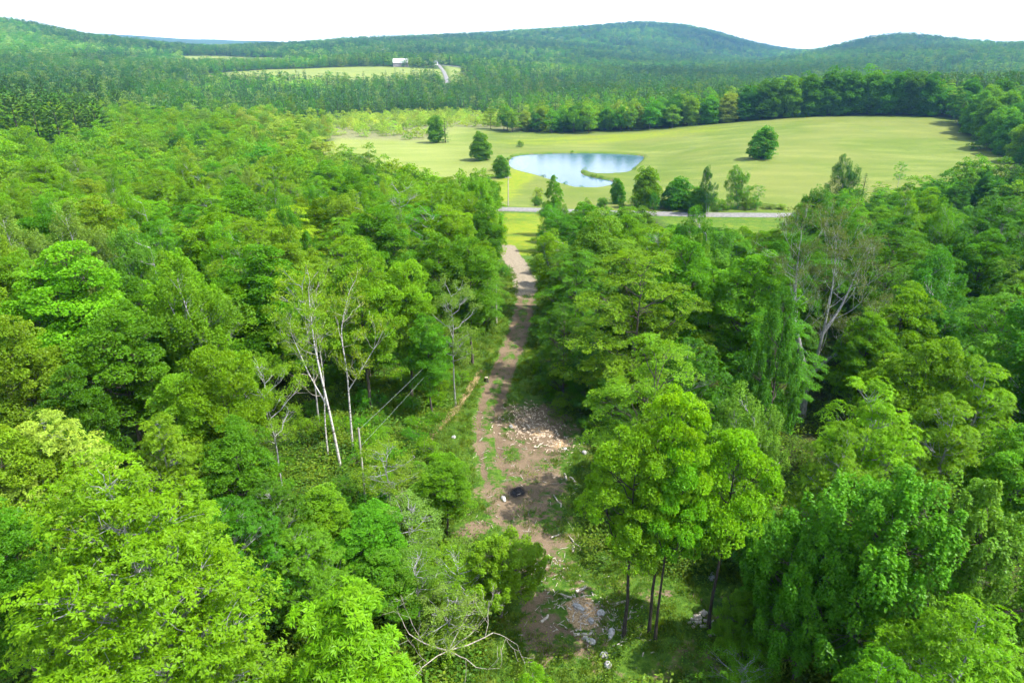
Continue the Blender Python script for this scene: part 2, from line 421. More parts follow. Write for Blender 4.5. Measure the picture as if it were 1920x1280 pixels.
def crown_leaves(rg, centres, outward, style, n_leaf, rc, leaf_len, leaf_w):
    """leaves of all clusters at once; centres (C,3), outward (C,3) unit"""
    C = len(centres)
    n = C * n_leaf
    ci = np.repeat(np.arange(C), n_leaf)
    c = centres[ci]; o = outward[ci]
    up = np.array([0, 0, 1.0])
    rcs = (rc * rg.uniform(0.7, 1.3, C))[ci][:, None]
    if style == 'puff':
        d = rand_dirs(rg, n); d[:, 2] = np.abs(d[:, 2]) * 0.9 - 0.22
        d = d + o * 0.45; d /= np.linalg.norm(d, axis=1, keepdims=True)
        rad = rg.uniform(0.72, 1.0, (n, 1)) ** 0.8
        P = c + d * rcs * rad * np.array([1.0, 1.0, 0.75])
        nrm = d * 0.55 + up * 0.75 + rand_dirs(rg, n) * 0.55
        D = d * 0.8 + rand_dirs(rg, n) * 0.7 - up * 0.35
    elif style == 'plume':
        ax = o * 0.35 + up * 1.0; ax /= np.linalg.norm(ax, axis=1, keepdims=True)
        t = rg.uniform(0, 1, (n, 1)) ** 0.8
        d = rand_dirs(rg, n); d -= ax * (d * ax).sum(1, keepdims=True); d /= np.linalg.norm(d, axis=1, keepdims=True)
        w = 0.55 * (1.05 - t) ** 0.6 + 0.06
        P = c + ax * (t * 2.3 - 0.9) * rcs + d * rcs * w * rg.uniform(0.5, 1, (n, 1))
        nrm = d * 0.7 + up * 0.5 + rand_dirs(rg, n) * 0.5
        D = d * 0.8 - up * 0.25 + rand_dirs(rg, n) * 0.5
    elif style == 'spray':
        hz = o * np.array([1, 1, 0.0]); hz /= np.linalg.norm(hz, axis=1, keepdims=True) + 1e-6
        sd = np.cross(hz, up)
        a = rg.uniform(0, 1, (n, 1)) ** 0.7; b = rg.uniform(-1, 1, (n, 1)) * (1 - 0.65 * a)
        P = c + hz * (a * 1.9 - 0.7) * rcs + sd * b * rcs * 0.95 + up * (rg.normal(size=(n, 1)) * 0.06 + 0.12 - 0.32 * a * a - 0.1 * b * b) * rcs
        nrm = up * 1.0 + hz * 0.25 + rand_dirs(rg, n) * 0.42
        D = hz * 0.7 + sd * np.sign(b) * 0.5 + rand_dirs(rg, n) * 0.4 - up * 0.25
    elif style == 'star':
        k = 11                                           # leaflets per rosette
        m = n // k + 1
        rd = rand_dirs(rg, m); rd[:, 2] = np.abs(rd[:, 2]) * 0.9 + 0.05
        rid = np.minimum(np.arange(n) // k, m - 1)
        cc = c + rd[rid] * rcs * np.array([1, 1, 0.8])
        ax = rd + up * 0.9; ax /= np.linalg.norm(ax, axis=1, keepdims=True); ax = ax[rid]
        d = rand_dirs(rg, n); d -= ax * (d * ax).sum(1, keepdims=True); d /= np.linalg.norm(d, axis=1, keepdims=True)
        P = cc + d * 0.03
        D = d * 1.0 + ax * rg.uniform(-0.25, 0.55, (n, 1)) - up * 0.15
        nrm = ax + rand_dirs(rg, n) * 0.25
    else:                                                # 'fine': loose airy
        d = rand_dirs(rg, n)
        P = c + d * rcs * rg.uniform(0.15, 1.0, (n, 1)) * np.array([1, 1, 0.8])
        nrm = up * 0.7 + rand_dirs(rg, n) * 0.8
        D = rand_dirs(rg, n) - up * 0.5
    Lg = leaf_len * rg.uniform(0.65, 1.3, n); Wd = leaf_w * rg.uniform(0.7, 1.25, n)
    # leaf colour: cluster tone * leaf tone; newest growth (random clusters) more yellow
    tone = (rg.normal(0, 0.09, C))[ci] + rg.normal(0, 0.13, n)
    young = np.clip(rg.normal(0.0, 0.5, C), 0, 1)[ci] * 0.5 + np.clip(rg.normal(-0.3, 0.4, n), 0, 1) * 0.6
    base = 0.5 * (1 + tone)
    col = np.stack([base * (1 + 0.35 * young), base * (1 + 0.10 * young), base * (1 - 0.15 * young), np.ones(n)], 1)
    return P, D, nrm, Lg, Wd, np.clip(col, 0.03, 1)

def branch_curve(rg, a, b, n=5, sag=0.12, wob=0.05):
    t = np.linspace(0, 1, n)[:, None]
    L = np.linalg.norm(b - a)
    p = a + (b - a) * t
    p[:, 2:] += (np.sin(t * math.pi) * sag * L)
    p[1:-1] += rg.normal(size=(n - 2, 3)) * wob * L
    return p

def make_tree(seed, H=17.0, Rc=4.5, base=0.32, style='puff', lobes=22, clusters=13, leaves=100, rc=0.75, leaf_len=0.19, leaf_w=0.15,
              lobe_r=0.34, profile='round', bark='bark', lean=(0, 0), trunk_r=0.2, branch_detail=1, leafmat='leaf', open_=0.0, stems=1, lo=0.0):
    """returns (trunk_mesh, crown_mesh) for a broadleaf tree of height H and crown radius Rc"""
    rg = np.random.default_rng(seed)
    zb = base * H
    leanv = np.array([lean[0], lean[1], 0.0])
    def prof(t):
        if profile == 'round': return np.sin(np.clip(0.12 + 0.83 * t, 0, 1) * math.pi) ** 0.6
        if profile == 'cone': return (1.02 - t) ** 0.75 * np.minimum(1, 0.45 + 3.0 * t)
        if profile == 'column': return np.minimum(1, 0.5 + 2.2 * t) * (1.03 - t ** 2.6) ** 0.6
        if profile == 'dome': return (1.0 - t ** 2.2) ** 0.5 * np.minimum(1, 0.75 + 1.2 * t)
        if profile == 'vase': return (0.35 + 0.75 * t) * (1.03 - t ** 5) ** 0.5
        return np.ones_like(t)
    # lobe centres: dart throwing on the crown shell
    lr = lobe_r * Rc
    cen = []; lrs = []
    tries = 0; mind = 1.05
    asym = rg.uniform(0.75, 1.2, 8)
    while len(cen) < lobes and tries < 6000:
        tries += 1
        if tries % 400 == 0: mind *= 0.9
        t = rg.uniform(0.02, 1.0); az = rg.uniform(0, 2 * math.pi)
        k = asym[int(az / (2 * math.pi) * 8) % 8]
        q = rg.uniform(0.45, 1.0) ** 0.6 if rg.random() > 0.15 else rg.uniform(0, 0.5)
        r = max(0.0, Rc * prof(np.array(t)) * q * k - lr * 0.55)
        z = zb + t * (H - zb - lr * 0.75)
        p = np.array([r * math.cos(az), r * math.sin(az), z]) + leanv * (z / H) ** 1.4 * H
        this = lr * rg.uniform(0.7, 1.25) * (1.0 - 0.25 * t)
        if all(np.linalg.norm(p - c) > mind * 0.5 * (this + s) * 1.25 for c, s in zip(cen, lrs)):
            cen.append(p); lrs.append(this)
    cen = np.array(cen); lrs = np.array(lrs)
    # clusters on the outer part of each lobe
    cc = []; oo = []; li = []
    for i, (c, s) in enumerate(zip(cen, lrs)):
        n = max(3, int(clusters * (s / lr) ** 1.5))
        d = rand_dirs(rg, n * 3)
        d = d[d[:, 2] > -0.45 + lo][:n]
        if style == 'spray': d[:, 2] *= 0.75
        p = c + d * s * rg.uniform(0.65, 1.05, (len(d), 1))
        dist = np.linalg.norm(p[:, None] - cen[None], axis=2) / lrs[None]
        dist[:, i] = 9
        ok = dist.min(1) > 0.62
        if open_: ok &= rg.random(len(ok)) > open_
        p = p[ok]; d = d[ok]
        axis = np.stack([leanv[0] * (p[:, 2] / H) ** 1.4 * H, leanv[1] * (p[:, 2] / H) ** 1.4 * H, np.full(len(p), zb + 0.3 * (H - zb))], 1)
        o = p - axis; o /= np.linalg.norm(o, axis=1, keepdims=True) + 1e-6
        o = o * 0.6 + d * 0.6; o /= np.linalg.norm(o, axis=1, keepdims=True) + 1e-6
        cc.append(p); oo.append(o); li += [i] * len(p)
    cc = np.concatenate(cc); oo = np.concatenate(oo)
    P, D, nr, Lg, Wd, col = crown_leaves(rg, cc, oo, style, leaves, rc, leaf_len, leaf_w)
    v, f = leaf_arrays(P, D, nr, Lg, Wd)
    crown = fast_mesh("crown", v, f, M[leafmat], False, np.repeat(col, 4, 0))
    # wood
    tb = Tubes()
    sides = 7 if branch_detail >= 1 else 4
    stems_pts = []
    for s in range(stems):
        a0 = rg.uniform(0, 6.28); off = 0.0 if stems == 1 else 0.22
        top = 0.86 * H if profile != 'vase' else 0.6 * H
        t = np.linspace(0, 1, 9)
        sx = leanv[0] * (t * top / H) ** 1.4 * H + off * math.cos(a0) * (1 + 5 * t * (stems > 1)); sy = leanv[1] * (t * top / H) ** 1.4 * H + off * math.sin(a0) * (1 + 5 * t * (stems > 1))
        wob = np.cumsum(rg.normal(0, 0.012 * H * 0.6, (9, 2)), 0); wob -= wob[0]
        pts = np.stack([sx + wob[:, 0] * 0.6, sy + wob[:, 1] * 0.6, t * top - 0.3], 1)
        rad = trunk_r * (1 - 0.86 * t) ; rad[0] *= 1.35
        tb.add(pts, rad / (1 if stems == 1 else 1.4), sides)
        stems_pts.append(pts)
    if branch_detail >= 0.5:
        allp = np.concatenate([np.stack([np.interp(np.linspace(0, 1, 40), np.linspace(0, 1, 9), s[:, k]) for k in range(3)], 1) for s in stems_pts])
        limb_pts = []
        for c, s in zip(cen, lrs):
            horiz = np.hypot(*(allp[:, :2] - c[:2]).T)
            want = c[2] - horiz * 0.75
            sc_ = np.abs(allp[:, 2] - np.maximum(want, zb * 0.75)) + horiz * 0.3
            a = allp[np.argmin(sc_)]
            p = branch_curve(rg, a, c, 6, -0.08, 0.03)
            L = np.linalg.norm(c - a)
            r0 = min(trunk_r * 0.5, 0.02 + 0.014 * L)
            tb.add(p, np.linspace(r0, 0.02, 6), 5 if branch_detail >= 1 else 3)
            limb_pts.append(p)
        if branch_detail >= 1:
            for k, p in enumerate(cc):
                lp = limb_pts[li[k]]
                a = lp[rg.integers(2, 6)]
                tb.add(branch_curve(rg, a, p, 4, 0.0, 0.05), [0.022, 0.018, 0.013, 0.008], 3)
    trunk = tb.mesh("trunk", M[bark])
    return trunk, crown

def make_conifer(seed, H=18.0, Rc=3.2, kind='spruce', whorls=22, per=7, twigs=26, tw_len=0.5, tw_w=0.10, detail=1):
    rg = np.random.default_rng(seed)
    tb = Tubes()
    tb.add([(0, 0, -0.3), (0, 0, H * 0.5), (0, 0, H * 0.99)], [0.018 * H * 0.8, 0.01 * H, 0.01], 6)
    Ps, Ds, Ns, Ls, Ws, Cs = [], [], [], [], [], []
    up = np.array([0, 0, 1.0])
    z0 = 0.06 * H if kind == 'spruce' else 0.28 * H
    for w in range(whorls):
        t = (w + rg.uniform(-0.3, 0.3)) / whorls
        t = min(max(t, 0), 0.995)
        z = z0 + t * (H - z0)
        n = per if kind == 'spruce' else max(3, per - 2)
        a0 = rg.uniform(0, 6.28)
        for b in range(n):
            az = a0 + b * 2 * math.pi / n + rg.normal(0, 0.15)
            if kind == 'spruce': L = Rc * ((1 - t) ** 0.85) * rg.uniform(0.8, 1.12) + 0.15; slope = -0.28 + 0.75 * t
            else: L = Rc * (1 - t ** 2.0) ** 0.6 * rg.uniform(0.55, 1.2) + 0.2; slope = 0.12 + 0.4 * t
            h = np.array([math.cos(az), math.sin(az), 0]); sd = np.array([-h[1], h[0], 0])
            s = np.linspace(0, 1, 5)[:, None]
            pts = np.array([0, 0, z]) + h * L * s + up * (slope * L * s + (0.22 * L * s * s if kind == 'spruce' else 0.18 * L * s ** 2))
            if detail: tb.add(pts, np.linspace(0.012 + 0.008 * L, 0.005, 5), 3)
            m = max(3, int(twigs * (0.35 + L / Rc)))
            a = rg.uniform(0.12 if kind == 'spruce' else 0.4, 1.0, m); 
            base = np.array([0, 0, z]) + h * (L * a)[:, None] + up * (slope * L * a + 0.2 * L * a * a)[:, None]
            sg = np.where(rg.random(m) > 0.5, 1.0, -1.0)[:, None]
            D = h * rg.uniform(0.4, 1.0, (m, 1)) + sd * sg * rg.uniform(0.3, 1.0, (m, 1)) + up * (rg.normal(-0.15, 0.25, (m, 1)) if kind == 'spruce' else rg.normal(0.45, 0.35, (m, 1)))
            Ps.append(base); Ds.append(D); Ns.append(up + rand_dirs(rg, m) * 0.6)
            Ls.append(tw_len * rg.uniform(0.6, 1.3, m) * (0.5 + 0.7 * (1 - a)) * (0.55 + 0.45 * L / Rc)); Ws.append(tw_w * rg.uniform(0.7, 1.4, m))
            tone = 0.5 * (1 + rg.normal(0, 0.14, m) + rg.normal(0, 0.08)); tip = (a > 0.8) * 0.25
            Cs.append(np.stack([tone * (1 + tip), tone * (1 + tip), tone, np.ones(m)], 1))
    P = np.concatenate(Ps)
    v, f = leaf_arrays(P, np.concatenate(Ds), np.concatenate(Ns), np.concatenate(Ls), np.concatenate(Ws), 0.1)
    crown = fast_mesh("crown", v, f, M['needle'], False, np.clip(np.repeat(np.concatenate(Cs), 4, 0), 0, 1))
    return tb.mesh("trunk", M['bark_dark']), crown

def branching(rg, tb, p, d, L, r, depth, gn=(2, 4), spread=0.7, up=0.12, segs=4, ends=None, minr=0.006):
    pts = [np.array(p, float)]; d = np.array(d, float); d /= np.linalg.norm(d)
    for k in range(segs):
        d = d + rg.normal(0, 0.13, 3) + np.array([0, 0, up]); d /= np.linalg.norm(d)
        pts.append(pts[-1] + d * L / segs)
    r1 = max(minr, r * 0.55)
    tb.add(pts, np.linspace(r, r1, segs + 1), 6 if r > 0.05 else 4 if r > 0.02 else 3)
    if depth == 0:
        if ends is not None: ends.append((pts[-1], d))
        return
    for k in range(rg.integers(*gn) + 1):
        t = rg.uniform(0.45, 1.0) if k else 1.0
        i = min(segs, max(1, int(round(t * segs))))
        nd = d + rand_dirs(rg, 1)[0] * spread
        branching(rg, tb, pts[i], nd, L * rg.uniform(0.55, 0.8), max(minr, r1 * rg.uniform(0.55, 0.85)), depth - 1, gn, spread, up, max(3, segs - 1), ends, minr)

# ------------------------------------------------------------------ places
HERO = [
    (-17.8, 25.2, 18.0, 6.6, 'ash_big', 'lime', 'huge yellow-green ash tree filling the bottom left corner'),
    (-32.0, 50.6, 15.0, 4.6, 'maple', 'mid', 'round dark green maple with a domed crown among the left-hand trees'),
    (-57.8, 79.1, 18.0, 4.6, 'poplar', 'silver', 'tall silvery poplar with slanting plumes at the left edge'),
    (-48.8, 76.8, 19.0, 4.8, 'poplar', 'silver', 'tall silvery poplar with slanting plumes, middle of its three'),
    (-39.8, 72.8, 18.0, 4.4, 'poplar', 'silver2', 'tall silvery poplar with slanting plumes, rightmost of its three'),
    (-21.6, 45.1, 15.0, 3.4, 'maple', 'lime', 'yellow-green maple left of the white birch trunks'),
    (-19.3, 48.0, 13.0, 2.8, 'birch', 'olive', 'thin olive tree with bare twigs just left of the white birch trunks'),
    (-23.6, 39.7, 12.0, 3.2, 'ash', 'rust', 'green tree dotted with rusty orange seed bunches behind the huge ash'),
    (-29.6, 37.6, 13.0, 4.0, 'ash', 'pale', 'tree frosted with whitish blossom behind the huge ash at the left edge'),
    (-37.3, 47.4, 15.0, 4.0, 'maple', 'olive', 'olive yellow-green maple at the left edge beside the round dark maple'),
    (-19.0, 40.0, 11.0, 3.0, 'maple', 'mid', 'green maple behind the huge ash, below the thin olive tree'),
    (-16.0, 31.0, 12.0, 3.2, 'ash', 'deep', 'dark green ash shaded beside the huge ash tree'),
    (-8.0, 25.1, 12.0, 3.2, 'sumac', 'bright2', 'sumac with star-shaped sprays of long leaflets at the bottom edge'),
    (-19.9, 61.5, 17.5, 3.4, 'birch', 'olive', 'olive birch crown above the bare white trunks'),
    (-15.2, 64.7, 19.0, 4.2, 'maple', 'bright', 'tall bright green maple behind the bare birch trunks'),
    (-11.2, 68.0, 17.0, 3.6, 'maple', 'bright', 'bright green maple with a bare lower trunk right of the birches'),
    (-6.3, 67.5, 15.0, 3.2, 'birch', 'silver', 'light green tree on a slim pale trunk above the overhead wires'),
    (-8.5, 63.9, 12.0, 2.6, 'maple', 'mid', 'small green maple between the birches and the overhead wires'),
    (-5.0, 78.7, 17.0, 4.0, 'maple', 'mid', 'green maple leaning over the left side of the track bend'),
    (-4.7, 109.1, 16.0, 3.6, 'maple', 'deep', 'dark green maple at the top end of the track, left side'),
    (-4.0, 91.3, 12.0, 2.8, 'beech', 'mid', 'low green beech at the left edge of the track bend'),
    (-9.6, 102.7, 17.0, 4.4, 'maple', 'bright', 'bright maple two rows behind the left side of the track bend'),
    (-26.0, 169.0, 17.0, 4.6, 'maple', 'bright', 'bright maple at the forest edge nearest the pale meadow'),
    (-6.2, 229.5, 10.0, 2.6, 'maple', 'lime', 'small lime green tree standing left of the utility pole'),
    (-8.7, 78.3, 17.0, 4.2, 'maple', 'mid', 'green maple on the slope left of the track, above the slim trunk'),
    (-19.3, 95.1, 18.0, 5.0, 'maple', 'mid', 'broad green maple in the middle of the left-hand canopy'),
    (-32.2, 98.2, 18.0, 5.2, 'beech', 'gold', 'golden green tree with flat layered top in the left-hand canopy'),
    (-33.5, 81.4, 17.0, 4.4, 'poplar', 'bright', 'green feathery poplar beside the golden layered tree'),
    (-33.0, 121.8, 18.0, 4.6, 'poplar', 'mid', 'upright feathery green tree behind the golden layered tree'),
    (-127.3, 268.5, 19.0, 5.6, 'maple', 'deep', 'dark domed maple standing out in the bright left-hand canopy'),
    (-129.8, 295.3, 18.0, 3.0, 'poplar', 'teal', 'narrow dark tree beside the dark domed maple'),
    (-105.2, 257.4, 17.0, 4.0, 'maple', 'lime', 'yellow-green tree right of the narrow dark one'),
    (-105.6, 304.5, 16.0, 4.4, 'maple', 'bright', 'bright bushy tree at the far edge of the left-hand canopy'),
    (9.0, 33.9, 18.0, 2.6, 'maple_high', 'lime2', 'pale yellow-green maple, tallest of the clump in the clearing'),
    (7.3, 33.6, 15.6, 3.0, 'maple_high', 'lime3', 'leafy maple on a slim trunk, left side of the clump in the clearing'),
    (13.0, 34.2, 15.4, 2.9, 'maple_high', 'lime2', 'yellow-green maple on a leaning trunk, right side of the clump in the clearing'),
    (9.3, 33.3, 15.0, 2.4, 'maple_high', 'lime3', 'bright green maple in the middle of the clump in the clearing'),
    (18.3, 44.5, 12.5, 3.3, 'poplar', 'silver2', 'soft grey-green tree behind the clump in the clearing'),
    (12.6, 65.1, 18.5, 6.6, 'beech', 'bright', 'large spreading beech with layered branches right of the track'),
    (7.6, 75.4, 16.0, 4.2, 'beech', 'mid', 'green beech at the right edge of the track bend'),
    (5.8, 69.8, 12.0, 3.2, 'beech', 'deep', 'dark low beech overhanging the right side of the track'),
    (8.7, 64.5, 9.0, 3.0, 'beech', 'deep', 'dark layered sapling at the foot of the large beech'),
    (24.9, 68.0, 17.5, 5.0, 'maple', 'mid2', 'large puffy green maple left of the half-dead grey tree'),
    (18.6, 70.7, 18.0, 4.4, 'maple', 'mid', 'green maple between the spreading beech and the puffy maple'),
    (26.9, 90.2, 18.0, 5.2, 'poplar', 'teal2', 'tall blue-green tree rising in front of the road'),
    (12.7, 115.6, 15.0, 4.2, 'maple', 'mid', 'green tree at the road end of the track, right side'),
    (11.1, 181.0, 16.0, 2.6, 'maple', 'mid', 'narrow tree by the road near the end of the pond'),
    (7.9, 111.3, 14.0, 4.0, 'beech', 'deep', 'dark green tree at the corner of the track and the grass strip'),
    (17.6, 101.8, 15.0, 4.0, 'maple', 'bright', 'bright green tree in front of the roadside hedge trees'),
    (21.7, 94.1, 14.0, 3.8, 'maple', 'silver2', 'greyish green tree behind the spreading beech'),
    (24.7, 41.1, 15.0, 4.0, 'ash', 'bright2', 'bright green ash with drooping clumps on the right-hand slope'),
    (22.0, 39.1, 13.0, 3.0, 'ash', 'bright', 'green ash with narrow leaves left of the drooping ash'),
    (33.3, 49.7, 15.0, 4.0, 'maple', 'bright', 'bright green maple on the right-hand slope behind the drooping ash'),
    (35.9, 46.6, 15.0, 4.4, 'ash', 'bright2', 'bright ash tree at the right edge, mid-slope'),
    (30.5, 41.4, 14.0, 3.6, 'ash', 'bright', 'green ash at the right edge above the upright maples'),
    (19.6, 29.0, 17.0, 5.2, 'maple_up', 'mid2', 'large maple with upright shoots in the bottom right corner'),
    (23.8, 28.3, 16.5, 4.4, 'maple_up', 'silver2', 'pale maple with upright shoots at the right edge'),
    (17.0, 30.0, 13.0, 3.6, 'maple_up', 'mid', 'shorter maple with upright shoots right of the clearing'),
    (20.5, 22.9, 14.0, 4.0, 'ash', 'bright2', 'bright narrow-leaved tree in the extreme bottom right corner'),
    (16.0, 21.8, 12.5, 2.6, 'ash', 'bright2', 'bright leafy tree top at the bottom edge, right of centre'),
    (39.8, 65.5, 15.0, 4.4, 'maple', 'bright', 'green rounded maple right of the half-dead grey tree'),
    (35.2, 62.1, 13.0, 3.6, 'maple', 'bright', 'small yellow-green maple touching the half-dead grey tree'),
    (54.7, 85.1, 15.0, 4.2, 'maple', 'mid', 'maple with a grey-green crown on the upper right-hand slope'),
    (65.8, 92.2, 17.0, 4.4, 'maple', 'deep', 'dark upright maple near the right edge below the road'),
    (114.0, 175.9, 16.0, 4.2, 'maple', 'teal2', 'dark tree by the road bend at the right edge'),
    (139.2, 202.8, 15.0, 3.6, 'maple', 'teal2', 'dark tree on the road bend with branches parted at the top'),
    (63.0, 109.8, 16.0, 5.4, 'beech', 'deep', 'wide dark green beech beside the tall dark poplar'),
    (95.7, 196.4, 20.0, 5.4, 'poplar', 'teal', 'tall dark poplar with upright plumes beside the road'),
    (138.6, 247.8, 11.0, 2.6, 'birch', 'mid2', 'small airy tree standing alone against the meadow by the road'),
    (44.9, 228.6, 14.1, 4.6, 'maple', 'bright', 'rounded tree at the left end of the roadside row'),
    (54.4, 224.7, 10.9, 4.6, 'maple', 'mid2', 'low rounded tree second along the roadside row'),
    (61.7, 214.5, 15.2, 3.0, 'poplar', 'teal', 'slim dark tree in the middle of the roadside row'),
    (59.3, 218.1, 8.9, 3.8, 'maple', 'mid', 'small tree tucked beside the slim roadside tree'),
    (74.5, 224.8, 13.2, 4.6, 'poplar', 'mid2', 'feathery tree toward the end of the roadside row'),
    (81.1, 225.6, 7.4, 2.8, 'birch', 'mid2', 'small thin tree at the right end of the roadside row'),
    (36.7, 238.1, 9.0, 2.6, 'maple', 'mid', 'small tree beside the pond spit and the road'),
    (113.8, 319.7, 15.0, 6.2, 'maple', 'mid', 'lone round tree in the middle of the sloping meadow'),
    (-16.0, 354.8, 14.0, 6.0, 'maple', 'mid', 'lone dark bushy tree left of the pond'),
    (-4.6, 303.6, 10.0, 3.6, 'maple', 'mid', 'green tree on the left bank of the pond'),
    (-46.5, 431.2, 17.0, 5.2, 'maple', 'mid', 'green tree of the pair at the edge of the marsh, left one'),
    (-40.9, 432.9, 15.0, 4.2, 'spruce', 'conifer', 'dark conifer of the pair at the edge of the marsh'),
    (119.3, 233.6, 10.0, 2.6, 'spruce', 'conifer', 'small dark spruce beside the tall dark poplar'),
    (37.9, 68.2, 7.0, 2.4, 'spruce', 'conifer', 'small dark spruce in the shade behind the half-dead grey tree'),
    (34.3, 38.9, 13.0, 3.6, 'maple', 'mid', 'green maple at the right edge between the ash and the pale maple'),
    (-26.4, 27.9, 13.0, 3.6, 'maple', 'mid', 'shaded green maple at the left edge beside the huge ash'),
    (-30.9, 35.3, 13.0, 3.4, 'maple', 'olive', 'olive maple at the left edge below the whitish blossom tree'),
    (-9.8, 45.3, 7.5, 2.8, 'birch', 'olive', 'pale olive sapling at the foot of the white birch trunks'),
    (-5.1, 43.8, 7.0, 2.3, 'maple', 'bright', 'bright green sapling at the left edge of the clearing'),
    (-0.8, 35.3, 7.0, 3.3, 'maple_up', 'bright', 'leaning bright green sapling jutting over the clearing'),
    (-7.3, 39.3, 6.5, 2.8, 'birch', 'silver', 'thin grey-green sapling in the thicket left of the clearing'),
    (-9.5, 37.2, 7.0, 2.6, 'maple', 'mid', 'green sapling in the thicket below the white birches'),
    (-3.4, 34.4, 6.0, 2.6, 'birch', 'bright', 'loose green sapling beside the leaning one'),
    (-6.0, 34.0, 6.0, 2.6, 'birch', 'silver2', 'grey-green sapling with bare twigs in the middle of the thicket'),
    (-12.7, 37.9, 8.0, 2.8, 'maple', 'bright', 'bright sapling in a gap left of the thicket'),
    (-12.8, 32.5, 9.0, 2.8, 'ash', 'mid', 'slender ash between the huge ash and the thicket'),
    (-15.2, 35.6, 10.0, 2.6, 'ash', 'deep', 'dark slender ash on a bare stem beside the huge ash'),
    (-3.9, 32.2, 5.0, 2.4, 'birch', 'silver', 'wispy sapling just above the fallen dead branches'),
    (-8.0, 34.1, 6.0, 2.6, 'maple', 'mid', 'green sapling just above the star-leaved sumac'),
    (0.9, 22.1, 11.5, 1.8, 'ash', 'bright2', 'bright leafy tree tip poking up at the bottom centre edge'),
    (17.2, 38.0, 7.0, 2.6, 'maple_up', 'mid2', 'green sapling between the clump and the upright maples'),
    (17.2, 33.9, 6.5, 2.8, 'maple', 'mid', 'leafy sapling at the right edge of the clearing'),
    (14.8, 32.9, 4.5, 2.2, 'maple_up', 'mid', 'low bushy sapling behind the leaning trunk'),
    (13.3, 28.7, 4.0, 2.4, 'birch', 'mid', 'low loose sapling at the bottom edge right of the clump'),
    (10.0, 60.6, 7.0, 2.8, 'beech', 'deep', 'dark beech sapling hanging over the wood chips'),
    (20.3, 30.6, 11.0, 3.6, 'maple_up', 'mid', 'maple with upright shoots in front of the large one'),
    (-24.1, 44.3, 13.0, 3.0, 'maple', 'bright', 'bright maple between the round dark maple and the birches'),
    (-31.3, 43.3, 13.0, 3.2, 'maple', 'deep', 'dark maple in front of the round dark maple'),
]
TREELINE = [(9.4, 502.4, 16, 5), (20.5, 495.9, 20, 6), (33.0, 488.1, 14, 5.5), (42.1, 487.4, 19, 6), (52.8, 485.3, 20, 6.5), (63.3, 482.3, 18, 6), (74.0, 481.6, 19, 6.5), (84.0, 477.2, 19, 6), (95.2, 474.4, 20, 6.5), (106.3, 470.4, 20, 6.5), (116.9, 466.4, 21, 6.5), (128.5, 464.6, 21, 7), (139.9, 462.6, 22, 7), (151.3, 461.0, 23, 7.5), (164.0, 458.4, 26, 8.5), (176.3, 457.1, 27, 8.5), (187.7, 454.4, 26, 8), (199.1, 453.7, 28, 9), (210.1, 448.5, 28, 9), (220.8, 444.5, 28, 8.5), (229.9, 438.5, 27, 8.5), (238.7, 433.6, 27, 8.5), (246.9, 428.1, 25, 8)]
EAST_EDGE = [(260.8, 412.2, 24, 7.5), (239.0, 367.4, 23, 7.5), (234.0, 351.1, 22, 7), (224.2, 327.2, 22, 7), (221.1, 314.0, 20, 6.5), (214.5, 295.1, 19, 6.5), (206.2, 274.7, 19, 6.5), (256.4, 387.7, 24, 8), (250.6, 364.9, 24, 8), (244.9, 343.8, 22, 8), (235.3, 316.6, 21, 7.5), (273.8, 436.5, 22, 7), (272.6, 404.2, 25, 8), (269.1, 376.6, 24, 8)]
PINES = [(-363.0, 522.3), (-363.0, 541.0), (-362.0, 559.6), (-360.1, 578.4), (-357.5, 597.2), (-353.8, 615.9), (-349.1, 634.1), (-343.2, 652.0), (-275.6, 391.3), (-275.8, 406.8), (-275.5, 422.9), (-274.6, 439.2), (-272.8, 455.7), (-270.0, 471.8), (-266.0, 487.3), (-216.8, 311.9), (-214.9, 322.1), (-212.6, 332.6), (-209.1, 342.2), (-205.7, 352.9), (-183.9, 275.5), (-181.2, 284.1)]
CHAR = [(0.5, 50.0)]
STRAW = [(4.7, 35.7)]
CHIPS = [(1.5, 65.6), (2.8, 61.4), (0.0, 62.5), (4.8, 58.5), (6.8, 34.8), (3.1, 56.0)]
LOGPILE = [(12.8, 34.5)]
STUMP = [(-3.1, 73.7)]
ROCKS = [(4.6, 36.1), (6.1, 35.6), (5.3, 34.9), (6.5, 33.8), (5.2, 57.7), (7.0, 56.8), (-0.7, 48.7), (5.9, 32.2), (6.0, 31.4), (14.5, 39.0), (5.1, 67.4), (-0.1, 62.5), (5.0, 33.3), (-5.9, 59.8)]
LOGS = [(3.7, 37.2), (4.9, 37.8), (3.9, 48.5), (3.4, 43.7), (4.7, 42.1), (4.9, 42.8), (1.6, 39.8), (2.2, 35.1), (1.5, 38.6), (4.7, 33.8), (1.7, 62.5), (2.7, 58.6), (4.9, 52.5), (5.5, 52.0), (8.0, 35.5), (7.6, 36.5)]
BIRCHBASE = [(-15.3, 52.0), (-15.0, 55.3), (-17.6, 54.2), (-18.5, 53.1)]
GREYBASE = [(31.4, 65.2)]
CLUMPTRUNKS = [(7.7, 33.2), (8.5, 33.2), (10.4, 34.7), (14.5, 34.5)]
POLE = [(-1.3, 235.4)]
MEADOWBUSH = [(4.7, 410.4), (215.5, 327.5), (-7.4, 321.6), (9.9, 253.7)]
